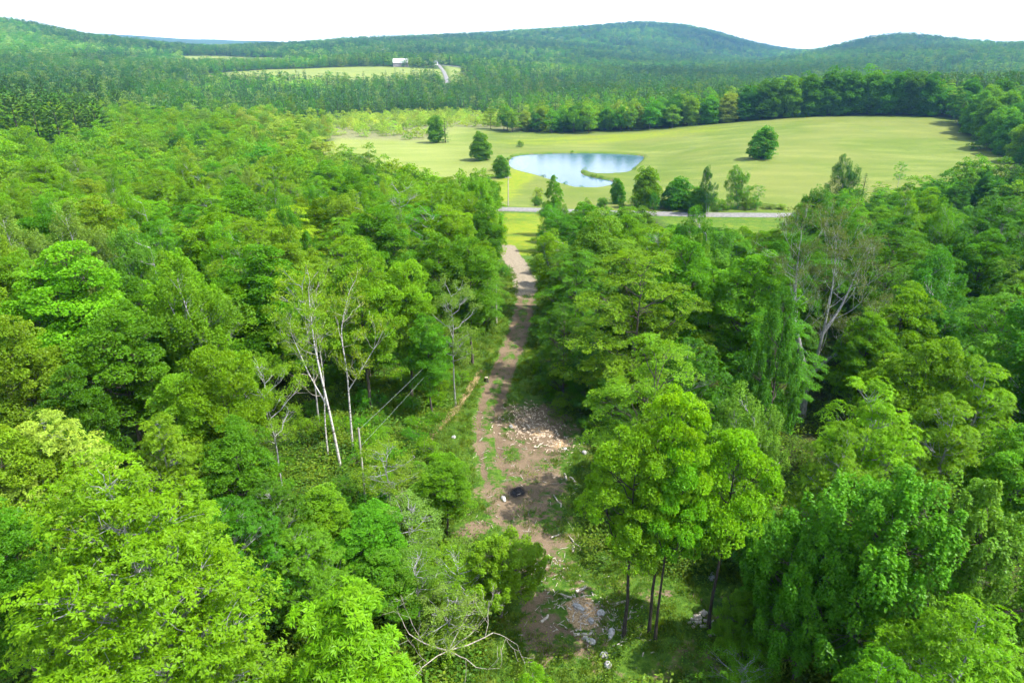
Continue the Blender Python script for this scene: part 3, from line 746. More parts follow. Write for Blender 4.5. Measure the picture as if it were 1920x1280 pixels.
SHRUBS = [(-13.0, 54.8), (-9.5, 51.4), (-6.4, 49.1), (-4.9, 46.8), (-9.9, 45.0), (-6.8, 41.2), (-3.6, 40.2), (-1.2, 40.3), (0.0, 38.6), (1.5, 37.1), (-2.2, 37.0), (-5.2, 36.8), (-7.6, 38.3), (-10.4, 40.9), (-12.8, 44.7), (-15.6, 45.8), (-16.3, 42.3), (-13.2, 39.5), (-2.8, 34.1), (-4.4, 32.0), (-0.7, 32.1), (18.3, 37.0), (18.3, 34.2), (18.2, 40.2), (20.9, 39.1), (14.7, 31.7), (16.6, 31.3), (1.3, 30.6), (-12.0, 30.7)]
HOUSE = [(260.8, 432.4)]
BARN = [(-191.1, 1267.2)]
FARMHOUSE = [(-332.9, 1943.8)]
SHEDS = [(-141.2, 1344.2), (-155.5, 1325.5), (-162.0, 1599.7)]
DEADBRANCH = [(-3.8, 32.6)]
DITCH = smooth_line([(-3.7, 77.6), (-5.5, 69.2), (-7.3, 63.3), (-8.5, 58.4), (-9.0, 54.2), (-8.9, 50.6)])

# ------------------------------------------------------------------ ground
def sstep(a, b, x):
    t = np.clip((x - a) / (b - a), 0, 1); return t * t * (3 - 2 * t)

def ground_material():
    m, nt, N, L = mat_new("ground_cover")
    out = N.new("ShaderNodeOutputMaterial"); b = N.new("ShaderNodeBsdfPrincipled")
    b.inputs["Roughness"].default_value = 0.95; b.inputs["Specular IOR Level"].default_value = 0.08
    geo = N.new("ShaderNodeNewGeometry")
    z1 = n_(N, "ShaderNodeAttribute", attribute_name="zone"); z2 = n_(N, "ShaderNodeAttribute", attribute_name="zone2")
    s1 = N.new("ShaderNodeSeparateColor"); s2 = N.new("ShaderNodeSeparateColor")
    L.new(z1.outputs["Color"], s1.inputs[0]); L.new(z2.outputs["Color"], s2.inputs[0])
    def noise(scale, detail=4, rough=0.6, vec=None):
        n = N.new("ShaderNodeTexNoise"); n.inputs["Scale"].default_value = scale; n.inputs["Detail"].default_value = detail; n.inputs["Roughness"].default_value = rough
        L.new(vec or geo.outputs["Position"], n.inputs["Vector"]); return n.outputs["Fac"]
    def mixc(f, a, bb):
        x = N.new("ShaderNodeMix"); x.data_type = 'RGBA'
        if isinstance(f, float): x.inputs["Factor"].default_value = f
        else: L.new(f, x.inputs["Factor"])
        for nm, c in (("A", a), ("B", bb)):
            if isinstance(c, tuple): x.inputs[nm].default_value = (*c, 1)
            else: L.new(c, x.inputs[nm])
        return x.outputs["Result"]
    def ramp(v, a, bb, c=0.0, d=1.0):
        x = N.new("ShaderNodeMapRange"); x.interpolation_type = 'SMOOTHSTEP'
        x.inputs["From Min"].default_value = a; x.inputs["From Max"].default_value = bb
        x.inputs["To Min"].default_value = c; x.inputs["To Max"].default_value = d
        L.new(v, x.inputs["Value"]); return x.outputs[0]
    def math_(op, a, bb):
        x = N.new("ShaderNodeMath"); x.operation = op
        for i, c in enumerate((a, bb)):
            if isinstance(c, float): x.inputs[i].default_value = c
            else: L.new(c, x.inputs[i])
        return x.outputs[0]
    mp = N.new("ShaderNodeMapping"); mp.inputs["Scale"].default_value = (0.25, 1.0, 1.0); mp.inputs["Rotation"].default_value = (0, 0, 0.25)
    L.new(geo.outputs["Position"], mp.inputs[0])
    n_fine = noise(2.6, 5); n_mid = noise(0.45, 5); n_big = noise(0.035, 4); n_streak = noise(0.09, 6, 0.65, mp.outputs[0]); n_grain = noise(9.0, 3)
    # forest floor / rough green
    floor_ = mixc(ramp(n_mid, 0.35, 0.65), (0.042, 0.045, 0.016), (0.050, 0.095, 0.014))
    rough = mixc(ramp(n_fine, 0.3, 0.7), (0.035, 0.085, 0.010), (0.085, 0.16, 0.016))
    rough = mixc(ramp(n_mid, 0.52, 0.72), rough, (0.14, 0.165, 0.02))
    # hay meadow
    mead = mixc(ramp(n_streak, 0.34, 0.66), (0.104, 0.152, 0.024), (0.172, 0.204, 0.046))
    mead = mixc(ramp(n_big, 0.36, 0.66, 0.0, 0.75), mead, (0.090, 0.135, 0.016))
    mead = mixc(ramp(n_fine, 0.5, 0.9, 0.0, 0.4), mead, (0.22, 0.22, 0.06))
    wv = N.new("ShaderNodeTexWave"); wv.wave_type = 'BANDS'; wv.bands_direction = 'DIAGONAL'; wv.inputs["Scale"].default_value = 0.055; wv.inputs["Distortion"].default_value = 3.5; wv.inputs["Detail"].default_value = 3.0; wv.inputs["Detail Scale"].default_value = 0.4
    L.new(mp.outputs[0], wv.inputs["Vector"])
    mead = mixc(ramp(wv.outputs["Fac"], 0.3, 0.9, 0.0, 0.30), mead, (0.080, 0.120, 0.018))
    n_weed = noise(0.22, 6, 0.7)
    mead = mixc(ramp(n_weed, 0.56, 0.70, 0.0, 0.55), mead, (0.060, 0.105, 0.015))
    n_patch = noise(0.012, 3)
    mead = mixc(ramp(n_patch, 0.42, 0.62, 0.0, 0.55), mead, (0.165, 0.178, 0.044))
    pale = mixc(ramp(n_streak, 0.3, 0.7), (0.16, 0.21, 0.040), (0.235, 0.265, 0.07))
    gold = mixc(ramp(n_mid, 0.35, 0.65), (0.135, 0.205, 0.014), (0.20, 0.225, 0.014))
    # dirt
    dirt = mixc(ramp(n_mid, 0.3, 0.7), (0.100, 0.070, 0.043), (0.175, 0.128, 0.082))
    dirt = mixc(ramp(n_grain, 0.45, 0.8, 0.0, 0.6), dirt, (0.25, 0.195, 0.135))
    sand = mixc(ramp(n_fine, 0.3, 0.7), (0.18, 0.148, 0.10), (0.29, 0.245, 0.18))
    straw = mixc(ramp(n_grain, 0.35, 0.65), (0.22, 0.14, 0.07), (0.46, 0.33, 0.19))
    char = mixc(ramp(n_grain, 0.4, 0.75), (0.010, 0.010, 0.012), (0.05, 0.048, 0.05))
    marsh = mixc(ramp(n_mid, 0.3, 0.7), (0.13, 0.15, 0.06), (0.23, 0.215, 0.10))
    grass_m = s1.outputs[1]; dirt_m = s1.outputs[0]; gold_m = s1.outputs[2]
    c = mixc(grass_m, floor_, rough)
    c = mixc(s2.outputs[0], c, mead)              # zone2.R meadow
    jit = math_('MULTIPLY', math_('SUBTRACT', n_streak, 0.5), 1.2)
    c = mixc(ramp(math_('ADD', gold_m, jit), 0.35, 0.75), c, gold)
    pm = n_(N, "ShaderNodeAttribute", attribute_name="zone3"); s3 = N.new("ShaderNodeSeparateColor"); L.new(pm.outputs["Color"], s3.inputs[0])
    c = mixc(s3.outputs[0], c, pale)
    c = mixc(s3.outputs[1], c, marsh)
    dj = math_('ADD', math_('MULTIPLY', math_('SUBTRACT', n_mid, 0.5), 1.5), math_('MULTIPLY', math_('SUBTRACT', n_fine, 0.5), 1.1))
    c = mixc(ramp(math_('ADD', dirt_m, dj), 0.38, 0.62), c, dirt)
    c = mixc(ramp(math_('ADD', s2.outputs[1], math_('MULTIPLY', dj, 0.7)), 0.4, 0.7), c, sand)
    c = mixc(ramp(math_('ADD', s2.outputs[2], math_('MULTIPLY', dj, 0.7)), 0.4, 0.6), c, straw)
    c = mixc(ramp(math_('ADD', s3.outputs[2], math_('MULTIPLY', dj, 0.5)), 0.22, 0.72), c, char)
    L.new(c, b.inputs["Base Color"])
    bp = N.new("ShaderNodeBump"); bp.inputs["Strength"].default_value = 0.5; bp.inputs["Distance"].default_value = 0.12
    L.new(math_('ADD', n_fine, n_grain), bp.inputs["Height"]); L.new(bp.outputs[0], b.inputs["Normal"])
    L.new(b.outputs[0], out.inputs["Surface"])
    return m
M['ground'] = ground_material()

DIRT_SPOTS = ((0.6, 52, 5.0, 9, 0.64), (2.4, 62, 5.6, 9, 0.70), (1.2, 42, 3.8, 6, 0.62), (5.5, 36, 2.6, 3.5, 0.55), (9.5, 37.5, 3.5, 1.8, 0.42), (14, 36.5, 3, 2, 0.4), (-3.2, 44.5, 2.0, 2.2, 0.55), (2.0, 36.5, 2.4, 2.0, 0.55), (12, 32, 3, 2, 0.4), (3.0, 33.5, 3.2, 2.8, 0.64), (8.5, 30.8, 3.2, 1.8, 0.56), (2.6, 46.5, 2.6, 3.0, 0.55))

def build_ground():
    az = np.concatenate([np.linspace(-180, -62, 30)[:-1], np.linspace(-62, -44, 26)[:-1], np.arange(-44, 44.01, 0.3), np.linspace(44, 62, 26)[1:], np.linspace(62, 180, 30)[1:-1]])
    az = np.radians(az)
    r = np.concatenate([np.linspace(1.0, 24, 14), 24 * np.exp(np.arange(1, 360) * 0.008), 24 * math.exp(359 * 0.008) * np.exp(np.arange(1, 150) * 0.0208)])
    A, RR = np.meshgrid(az, r, indexing='ij')
    X = RR * np.sin(A); Y = RR * np.cos(A)
    Z = ground_z(X.ravel(), Y.ravel()).reshape(X.shape)
    x, y = X.ravel(), Y.ravel()
    # ruts pressed into the track
    d, side, al = linedist(TRACK, x, y)
    sd = d * side
    rut = np.exp(-((np.abs(sd) - 0.95) / 0.42) ** 2)
    tw = sstep(36, 60, y) * (y < 175)
    z = Z.ravel() - 0.10 * rut * tw
    # zones
    clr = sdist(CLEARING, x, y)
    nz = _vnoise(x, y, 4.5, 11); nz2 = _vnoise(x, y, 1.7, 12); nz3 = _vnoise(x, y, 14, 13)
    dirt = np.zeros(len(x)); grass = np.zeros(len(x)); gold = np.zeros(len(x)); mead = np.zeros(len(x)); sand = np.zeros(len(x))
    straw = np.zeros(len(x)); pale = np.zeros(len(x)); marsh = np.zeros(len(x)); char = np.zeros(len(x))
    near = (y > 5) & (y < 230) & (np.abs(x) < 60)
    edge = sstep(6.0, -2.0, clr)
    grass = np.maximum(grass, np.where(near, edge, 0))
    # clearing soil: strong round the log landing, patchy lower down
    for (cx, cy, rx, ry, k) in DIRT_SPOTS:
        q = ((x - cx) / rx) ** 2 + ((y - cy) / ry) ** 2
        dirt = np.maximum(dirt, k * np.exp(-q ** 1.5) * (1 + 0.25 * nz))
    up_ = sstep(46, 58, y)
    track_ = np.maximum(rut * 1.0, 0.50 * sstep(2.5, 1.4, d)) * (0.55 + 0.45 * up_) * (y < 178) * (y > 38)
    dirt = np.maximum(dirt, track_ * (1 + 0.15 * nz2))
    far_track = sstep(98, 122, y) * sstep(178, 165, y) * (y < 180)
    sand = np.maximum(sand, far_track * sstep(2.9, 1.7, d))
    # grass strip, verge and meadow
    for poly, k in ((FIELD_STRIP, 1.0), (VERGE, 1.0)):
        q = sstep(3, -2, sdist(poly, x, y)); grass = np.maximum(grass, q)
        gold = np.maximum(gold, q * (0.62 if poly is FIELD_STRIP else 0.42))
    dr, _, _ = linedist(ROAD, x, y)
    grass = np.maximum(grass, sstep(11, 7, dr))
    far = (y > 200)
    qm = np.where(far, sstep(6, -3, sdist(MEADOW, x, y)), 0)
    mead = np.maximum(mead, qm); grass = np.maximum(grass, qm)
    pale = np.maximum(pale, qm * sstep(5, -45, x + 0.05 * (y - 300)) * 0.85)
    pd = sdist(POND, x, y)
    gband = np.exp(-((y - (440 - 0.02 * x)) / 30) ** 2) * sstep(-60, 10, x) * sstep(175, 110, x) * 0.62
    gleft = np.exp(-((x + 6 - 0.16 * (y - 250)) / 10) ** 2) * sstep(236, 250, y) * sstep(345, 325, y) * 0.75
    gold = np.maximum(gold, qm * np.maximum(gband, gleft))
    grass = np.maximum(grass, sstep(5, 1, pd) * (pd > -1)); 
    mead = np.where((pd < 2.2), mead * sstep(0.3, 2.2, pd), mead)
    gold = np.where((pd < 2.5), 0, gold); pale = np.where(pd < 3, 0, pale)
    dirt = np.maximum(dirt, np.where(pd < 0.5, 0.55, 0) * (pd < 0.5))
    qs = np.where(far, sstep(10, -10, sdist(MARSH, x, y)), 0); marsh = np.maximum(marsh, qs * 0.9)
    for poly in (FARM_FIELD, UPPER_FIELD, FIELD_BY_ROAD):
        q = np.where(y > 800, sstep(8, -8, sdist(poly, x, y)), 0)
        grass = np.maximum(grass, q); mead = np.maximum(mead, q); pale = np.maximum(pale, q * 0.75)
    # far wooded slopes read green through the canopy gaps
    grass = np.maximum(grass, sstep(700, 1600, np.hypot(x, y)) * 0.35)
    q = ((x - CHAR[0][0]) / 0.9) ** 2 + ((y - CHAR[0][1]) / 1.1) ** 2; char = np.exp(-q * (1 + 0.4 * nz2)) * 1.0
    q = ((x - STRAW[0][0]) / 1.35) ** 2 + ((y - STRAW[0][1]) / 1.9) ** 2; straw = np.exp(-q ** 1.6) * 0.85
    for cx, cy in CHIPS[:4]:
        q = ((x - cx) / 1.5) ** 2 + ((y - cy) / 1.7) ** 2; straw = np.maximum(straw, 0.50 * np.exp(-q))
    # the narrow mown ditch beside the wires
    dd, _, _ = linedist(DITCH, x, y)
    straw = np.maximum(straw, np.exp(-(dd / 0.6) ** 2) * 0.80)
    z = z - 0.25 * np.exp(-(dd / 0.6) ** 2)
    one = np.ones(len(x))
    Zc = [np.clip(np.stack(c, 1), 0, 1) for c in ((dirt, grass, gold, one), (mead, sand, straw, one), (pale, marsh, char, one))]
    V = np.stack([x, y, z], 1)
    na, nr = X.shape
    i = np.arange(na)[:, None]; j = np.arange(nr - 1)[None]
    i2 = (i + 1) % na
    Fq = np.stack([i * nr + j, i * nr + j + 1, i2 * nr + j + 1, i2 * nr + j], -1).reshape(-1, 4)
    # face classes
    fx = x[Fq].mean(1); fy = y[Fq].mean(1)
    cls = np.zeros(len(Fq), int)
    fm = (x[Fq].max(1) - x[Fq].min(1)) < 300
    cls[(sdist(MEADOW, fx, fy) < 0) & fm] = 1
    cls[(sdist(MARSH, fx, fy) < 0) & fm & (cls == 0)] = 4
    cls[(sdist(CLEARING, fx, fy) < 0) & fm] = 2
    dt, _, _ = linedist(TRACK, fx, fy); cls[(dt < 2.2) & fm & (fy > 40)] = 3
    for poly in (FARM_FIELD, UPPER_FIELD, FIELD_BY_ROAD): cls[(sdist(poly, fx, fy) < 0) & fm & (fy > 800)] = 5
    cls[((sdist(FIELD_STRIP, fx, fy) < 0) | (sdist(VERGE, fx, fy) < 0)) & fm & (cls == 0)] = 6
    objs = {}
    for k, nm in enumerate(("ground", "meadow", "clearing", "dirt_track", "marsh", "farm_field", "grass_verge")):
        f = Fq[cls == k]
        used, inv = np.unique(f, return_inverse=True)
        me = fast_mesh(nm, V[used], inv.reshape(-1, 4), M['ground'], True)
        for cn, arr in zip(("zone", "zone2", "zone3"), Zc):
            at = me.color_attributes.new(cn, 'FLOAT_COLOR', 'POINT'); at.data.foreach_set("color", arr[used].astype(np.float32).ravel())
        o = new_obj(nm, me); tag(o, kind="structure"); objs[nm] = o
    cap = ground_z(np.array([0.0]), np.array([0.0]))[0]
    return float(z.min())
GROUND_MIN = build_ground()

# ------------------------------------------------------------------ pond
def water_material():
    m, nt, N, L = mat_new("pond_water")
    out = N.new("ShaderNodeOutputMaterial"); b = N.new("ShaderNodeBsdfPrincipled")
    b.inputs["Base Color"].default_value = (0.03, 0.085, 0.125, 1); b.inputs["Roughness"].default_value = 0.14; b.inputs["IOR"].default_value = 1.33
    geo = N.new("ShaderNodeNewGeometry"); no = N.new("ShaderNodeTexNoise"); no.inputs["Scale"].default_value = 1.4; no.inputs["Detail"].default_value = 3
    L.new(geo.outputs["Position"], no.inputs["Vector"])
    bp = N.new("ShaderNodeBump"); bp.inputs["Strength"].default_value = 0.25; bp.inputs["Distance"].default_value = 0.05
    L.new(no.outputs["Fac"], bp.inputs["Height"]); L.new(bp.outputs[0], b.inputs["Normal"]); L.new(b.outputs[0], out.inputs["Surface"])
    return m
M['water'] = water_material()
gx, gy = np.meshgrid(np.linspace(-12, 82, 24), np.linspace(268, 398, 30), indexing='ij')
idx = np.arange(gx.size).reshape(gx.shape)
Fw = np.stack([idx[:-1, :-1], idx[1:, :-1], idx[1:, 1:], idx[:-1, 1:]], -1).reshape(-1, 4)
fcx = gx.ravel()[Fw].mean(1); fcy = gy.ravel()[Fw].mean(1)
Fw = Fw[sdist(POND, fcx, fcy) < 6.0]
used, inv = np.unique(Fw, return_inverse=True)
pond = new_obj("pond_water", fast_mesh("pond_water", np.stack([gx.ravel()[used], gy.ravel()[used], np.full(len(used), POND_Z)], 1), inv.reshape(-1, 4), M['water'], True))
tag(pond, kind="structure")

# ------------------------------------------------------------------ roads
M['gravel'] = simple_mat("gravel", (0.14, 0.135, 0.125), (0.22, 0.213, 0.20), 1.3, 0.9, detail=8)
def ribbon(name, pts, half, lift, mat, zs=None, crown=0.06):
    pts = np.asarray(pts, float)
    t = np.gradient(pts, axis=0); t /= np.linalg.norm(t, axis=1, keepdims=True)
    nrm = np.stack([t[:, 1], -t[:, 0]], 1)
    offs = np.array([-1.12, -1.0, -0.5, 0, 0.5, 1.0, 1.12]) * half
    dz = np.array([-0.35, 0, crown * 0.7, crown, crown * 0.7, 0, -0.35])
    P_ = pts[:, None] + nrm[:, None] * offs[None, :, None]
    zc = zs if zs is not None else ground_z(pts[:, 0], pts[:, 1])
    if zs is None: Zr = ground_z(P_[..., 0].ravel(), P_[..., 1].ravel()).reshape(P_.shape[:2]) + lift + dz[None]
    else: Zr = np.asarray(zc)[:, None] + lift + dz[None]
    V = np.concatenate([P_, Zr[..., None]], 2).reshape(-1, 3)
    n, k = P_.shape[:2]
    i = np.arange(n - 1)[:, None] * k; j = np.arange(k - 1)[None]
    f = np.stack([i + j, i + j + 1, i + k + j + 1, i + k + j], -1).reshape(-1, 4)
    return tag(new_obj(name, fast_mesh(name, V, f, mat, True)), kind="structure")
ribbon("road", ROAD, 2.6, 0.0, M['gravel'], zs=ROAD_Z)
ribbon("farm_road", FARM_ROAD, 2.8, 0.6, M['gravel'])
ribbon("farm_lane", FARM_LANE, 3.0, 0.6, M['gravel'])

# ------------------------------------------------------------------ tree library
TINT = dict(lime=(0.092, 0.172, 0.010), lime2=(0.120, 0.225, 0.014), lime3=(0.090, 0.200, 0.016), bright=(0.094, 0.190, 0.020), bright2=(0.088, 0.195, 0.012),
            mid=(0.065, 0.165, 0.020), mid2=(0.060, 0.175, 0.026), deep=(0.040, 0.118, 0.013), olive=(0.115, 0.185, 0.028), gold=(0.165, 0.225, 0.016),
            sage=(0.17, 0.225, 0.095), silver=(0.110, 0.175, 0.085), silver2=(0.082, 0.165, 0.045), pale=(0.20, 0.27, 0.11), rust=(0.105, 0.18, 0.020),
            teal=(0.026, 0.085, 0.030), teal2=(0.036, 0.112, 0.024), conifer=(0.022, 0.062, 0.026), conifer2=(0.035, 0.080, 0.028))
TINT = {k: tuple(np.array(v) * (1.45, 1.70, 0.50)) for k, v in TINT.items()}
PROTO = {}
PROTO['maple'] = [make_tree(s, 17, 4.5, 0.30, 'puff', 28, 15, 165, 0.72, 0.175, 0.15, profile=p) for s, p in ((1, 'round'), (2, 'dome'), (3, 'round'))]
PROTO['maple_high'] = [make_tree(s, 17, 4.5, 0.47, 'puff', 24, 14, 170, 0.72, 0.20, 0.17, profile='round', bark='bark_dark', lobe_r=0.30, open_=0.28) for s in (5, 6)]
PROTO['maple_up'] = [make_tree(s, 17, 4.8, 0.22, 'plume', 28, 15, 150, 0.62, 0.175, 0.14, profile='dome', lobe_r=0.30) for s in (11, 12)]
PROTO['ash'] = [make_tree(s, 17, 5.0, 0.26, 'star', 30, 15, 176, 0.70, 0.24, 0.08, profile='dome', bark='grey_bark') for s in (21, 22)]
PROTO['ash_big'] = [make_tree(23, 18, 6.6, 0.24, 'star', 62, 14, 154, 0.72, 0.21, 0.078, profile='dome', bark='grey_bark', lobe_r=0.24, trunk_r=0.3)]
PROTO['poplar'] = [make_tree(s, 19, 4.2, 0.18, 'plume', 32, 13, 140, 0.85, 0.16, 0.125, profile='column', lobe_r=0.30, bark='grey_bark', stems=2, lean=(-0.10, 0)) for s in (31, 32)]
PROTO['beech'] = [make_tree(s, 17, 5.2, 0.10, 'spray', 34, 12, 140, 0.95, 0.17, 0.115, profile='round', lobe_r=0.28) for s in (41, 42)]
PROTO['sumac'] = [make_tree(51, 11, 3.2, 0.22, 'star', 26, 13, 121, 0.55, 0.33, 0.085, profile='dome', trunk_r=0.12, bark='bark')]
PROTO['birch'] = [make_tree(61, 17, 3.6, 0.42, 'fine', 20, 9, 70, 0.70, 0.15, 0.11, profile='round', bark='grey_bark', trunk_r=0.11, open_=0.15)]
PROTO['shrub'] = [make_tree(71 + k, 4.0, 2.2, 0.04, st, 12, 9, 60, 0.5, 0.15, 0.10, profile='dome', trunk_r=0.06, stems=3, lobe_r=0.38) for k, st in enumerate(('puff', 'plume', 'fine'))]
PROTO['spruce'] = [make_conifer(s, 18, 3.4, 'spruce') for s in (81, 82)]
PROTO['pine'] = [make_conifer(s, 22, 4.4, 'pine', 18, 7, 40, 0.7, 0.16) for s in (91, 92)]
SIZE = dict(maple_high=(17, 4.5), ash_big=(18, 6.6), maple=(17, 4.5), maple_up=(17, 4.8), ash=(17, 5.0), poplar=(19, 4.2), beech=(17, 5.2), sumac=(11, 3.2), birch=(17, 3.6), shrub=(4, 2.2), spruce=(18, 3.4), pine=(22, 4.4))
# lighter copies of the same kinds for distant trees
MID = {}
MID['leafy'] = [make_tree(101 + k, 17, 4.8, b, st, 24, 10, 26, 0.85, 0.46, 0.40, profile=p, branch_detail=0.5) for k, (st, p, b) in enumerate((('puff', 'round', 0.18), ('puff', 'dome', 0.14), ('plume', 'dome', 0.14), ('spray', 'round', 0.12), ('puff', 'column', 0.16)))]
MID['field'] = [make_tree(151 + k, 15, 6.0, 0.02, 'puff', 46, 17, 44, 1.0, 0.44, 0.38, profile='dome', branch_detail=0.5, lobe_r=0.30) for k in range(3)]
MID['spruce'] = [make_conifer(111, 18, 3.4, 'spruce', 15, 6, 10, 0.9, 0.28, 0)]
MID['pine'] = [make_conifer(112, 22, 4.4, 'pine', 16, 7, 34, 1.2, 0.36, 0)]
MID['shrub'] = [make_tree(121 + k, 4.0, 2.2, 0.04, st, 9, 6, 16, 0.6, 0.32, 0.24, profile='dome', trunk_r=0.06, lobe_r=0.4, branch_detail=0) for k, st in enumerate(('puff', 'fine'))]
MSIZE = dict(field=(15, 6.0), leafy=(17, 4.8), spruce=(18, 3.4), pine=(22, 4.4), shrub=(4, 2.2))
FAR = {}
FAR['leafy'] = [make_tree(131 + k, 16, 5.0, 0.12, 'puff', 11, 5, 8, 1.1, 1.05, 0.95, profile=p, branch_detail=0, lobe_r=0.42) for k, p in enumerate(('round', 'dome', 'column', 'cone'))]
FAR['conifer'] = [make_conifer(141 + k, 18, 3.2, kd, 9, 5, 4, 1.9, 0.75, 0) for k, kd in enumerate(('spruce', 'pine', 'spruce'))]

def combine(name, parts):
    """trunk and crown meshes joined as one source for the massed forest"""
    Vs, Fs, Cs, Ms = [], [], [], []; off = 0; mats = []
    for me in parts:
        n = len(me.vertices); v = np.empty(n * 3, np.float32); me.vertices.foreach_get("co", v)
        me.calc_loop_triangles(); t = np.empty(len(me.loop_triangles) * 3, np.int32); me.loop_triangles.foreach_get("vertices", t)
        c = np.full((n, 4), 0.5, np.float32)
        if "leafcol" in me.color_attributes:
            a = np.empty(n * 4, np.float32); me.color_attributes["leafcol"].data.foreach_get("color", a); c = a.reshape(-1, 4)
        Vs.append(v.reshape(-1, 3)); Fs.append(t.reshape(-1, 3) + off); Cs.append(c); Ms.append(np.full(len(t) // 3, len(mats))); mats.append(me.materials[0]); off += n
    me = fast_mesh(name, np.concatenate(Vs), np.concatenate(Fs), None, False, np.concatenate(Cs))
    for m in mats: me.materials.append(m)
    me.polygons.foreach_set("material_index", np.concatenate(Ms).astype(np.int32))
    return me

def massed(name, meshes, pos, rot, scl, which, tint, label, cat):
    """ONE object that carries many uncountable plants (geometry nodes on a point mesh)"""
    src = bpy.data.collections.new(name + "_kinds")
    for k, me in enumerate(meshes):
        src.objects.link(bpy.data.objects.new("%s_kind_%02d" % (name, k), me))
    pm = bpy.data.meshes.new(name)
    pm.vertices.add(len(pos)); pm.vertices.foreach_set("co", np.asarray(pos, np.float32).ravel())
    def attr(nm, typ, arr, key):
        a = pm.attributes.new(nm, typ, 'POINT'); a.data.foreach_set(key, np.ascontiguousarray(arr).ravel())
    attr("spin", 'FLOAT_VECTOR', np.asarray(rot, np.float32), "vector")
    attr("size", 'FLOAT_VECTOR', np.asarray(scl, np.float32), "vector")
    attr("which", 'INT', np.asarray(which, np.int32), "value")
    attr("tint", 'FLOAT_VECTOR', np.asarray(tint, np.float32), "vector")
    o = new_obj(name, pm)
    ng = bpy.data.node_groups.new(name + "_nodes", 'GeometryNodeTree')
    ng.interface.new_socket("Geometry", in_out='INPUT', socket_type='NodeSocketGeometry')
    ng.interface.new_socket("Geometry", in_out='OUTPUT', socket_type='NodeSocketGeometry')
    N, L = ng.nodes, ng.links
    gi = N.new("NodeGroupInput"); go = N.new("NodeGroupOutput")
    ci = N.new("GeometryNodeCollectionInfo"); ci.inputs["Collection"].default_value = src
    ci.inputs["Separate Children"].default_value = True; ci.inputs["Reset Children"].default_value = True
    ip = N.new("GeometryNodeInstanceOnPoints"); ip.inputs["Pick Instance"].default_value = True
    def named(nm, typ):
        a = N.new("GeometryNodeInputNamedAttribute"); a.data_type = typ; a.inputs["Name"].default_value = nm; return a.outputs[0]
    L.new(gi.outputs[0], ip.inputs["Points"]); L.new(ci.outputs[0], ip.inputs["Instance"])
    L.new(named("which", 'INT'), ip.inputs["Instance Index"])
    e2r = N.new("FunctionNodeEulerToRotation"); L.new(named("spin", 'FLOAT_VECTOR'), e2r.inputs[0]); L.new(e2r.outputs[0], ip.inputs["Rotation"])
    L.new(named("size", 'FLOAT_VECTOR'), ip.inputs["Scale"])
    L.new(ip.outputs[0], go.inputs[0])
    md = o.modifiers.new("instances", 'NODES'); md.node_group = ng
    return tag(o, label, cat, kind="stuff")

def put_tree(name, pair, size0, x, y, H, r, tint, label, group, cat="tree", rz=None, z=None, tilt=(0, 0)):
    zz = float(ground_z(np.array([x]), np.array([y]))[0]) if z is None else z
    e = empty(name, (x, y, zz), rng.uniform(0, 6.28) if rz is None else rz, (r / size0[1], r / size0[1], H / size0[0]))
    e.rotation_euler[0], e.rotation_euler[1] = tilt
    tag(e, label, cat, group)
    t = bpy.data.objects.new("trunk", pair[0]); link(t, e)
    c = bpy.data.objects.new("crown", pair[1]); link(c, e)
    c["tint"] = [float(v) for v in tint]
    return e

KIND_NAME = dict(maple_high='maple_tree', maple='maple_tree', maple_up='maple_tree', ash='ash_tree', ash_big='ash_tree', poplar='poplar_tree', beech='beech_tree', sumac='sumac_tree', birch='birch_tree', spruce='spruce_tree', pine='pine_tree', shrub='shrub')
occupied = []      # (x, y, radius)
def tint_of(nm, j=0.04):
    return np.array(TINT[nm]) * (1 + rng.normal(0, j, 3) * np.array([1, 0.6, 0.6])) if nm in TINT else nm

for (x, y, H, r, kd, tn, lab) in HERO:
    far = y > 195 and kd not in ('poplar', 'birch')
    if kd in ('poplar', 'birch') and y > 300: far = True
    if far:
        k2 = 'spruce' if kd == 'spruce' else 'field'
        prs, s0 = (MID[k2], MSIZE[k2])
    else:
        prs, s0 = PROTO[kd], SIZE[kd]
    rz = rng.uniform(-0.35, 0.35) if kd == 'poplar' else None
    grp = 'maples of the clump in the clearing' if 'clump in the clearing' in lab and 'behind' not in lab else None
    put_tree(KIND_NAME[kd], prs[rng.integers(len(prs))], s0, x, y, H, r, tint_of(tn, 0.03), lab, grp, rz=rz)
    occupied.append((x, y, r))

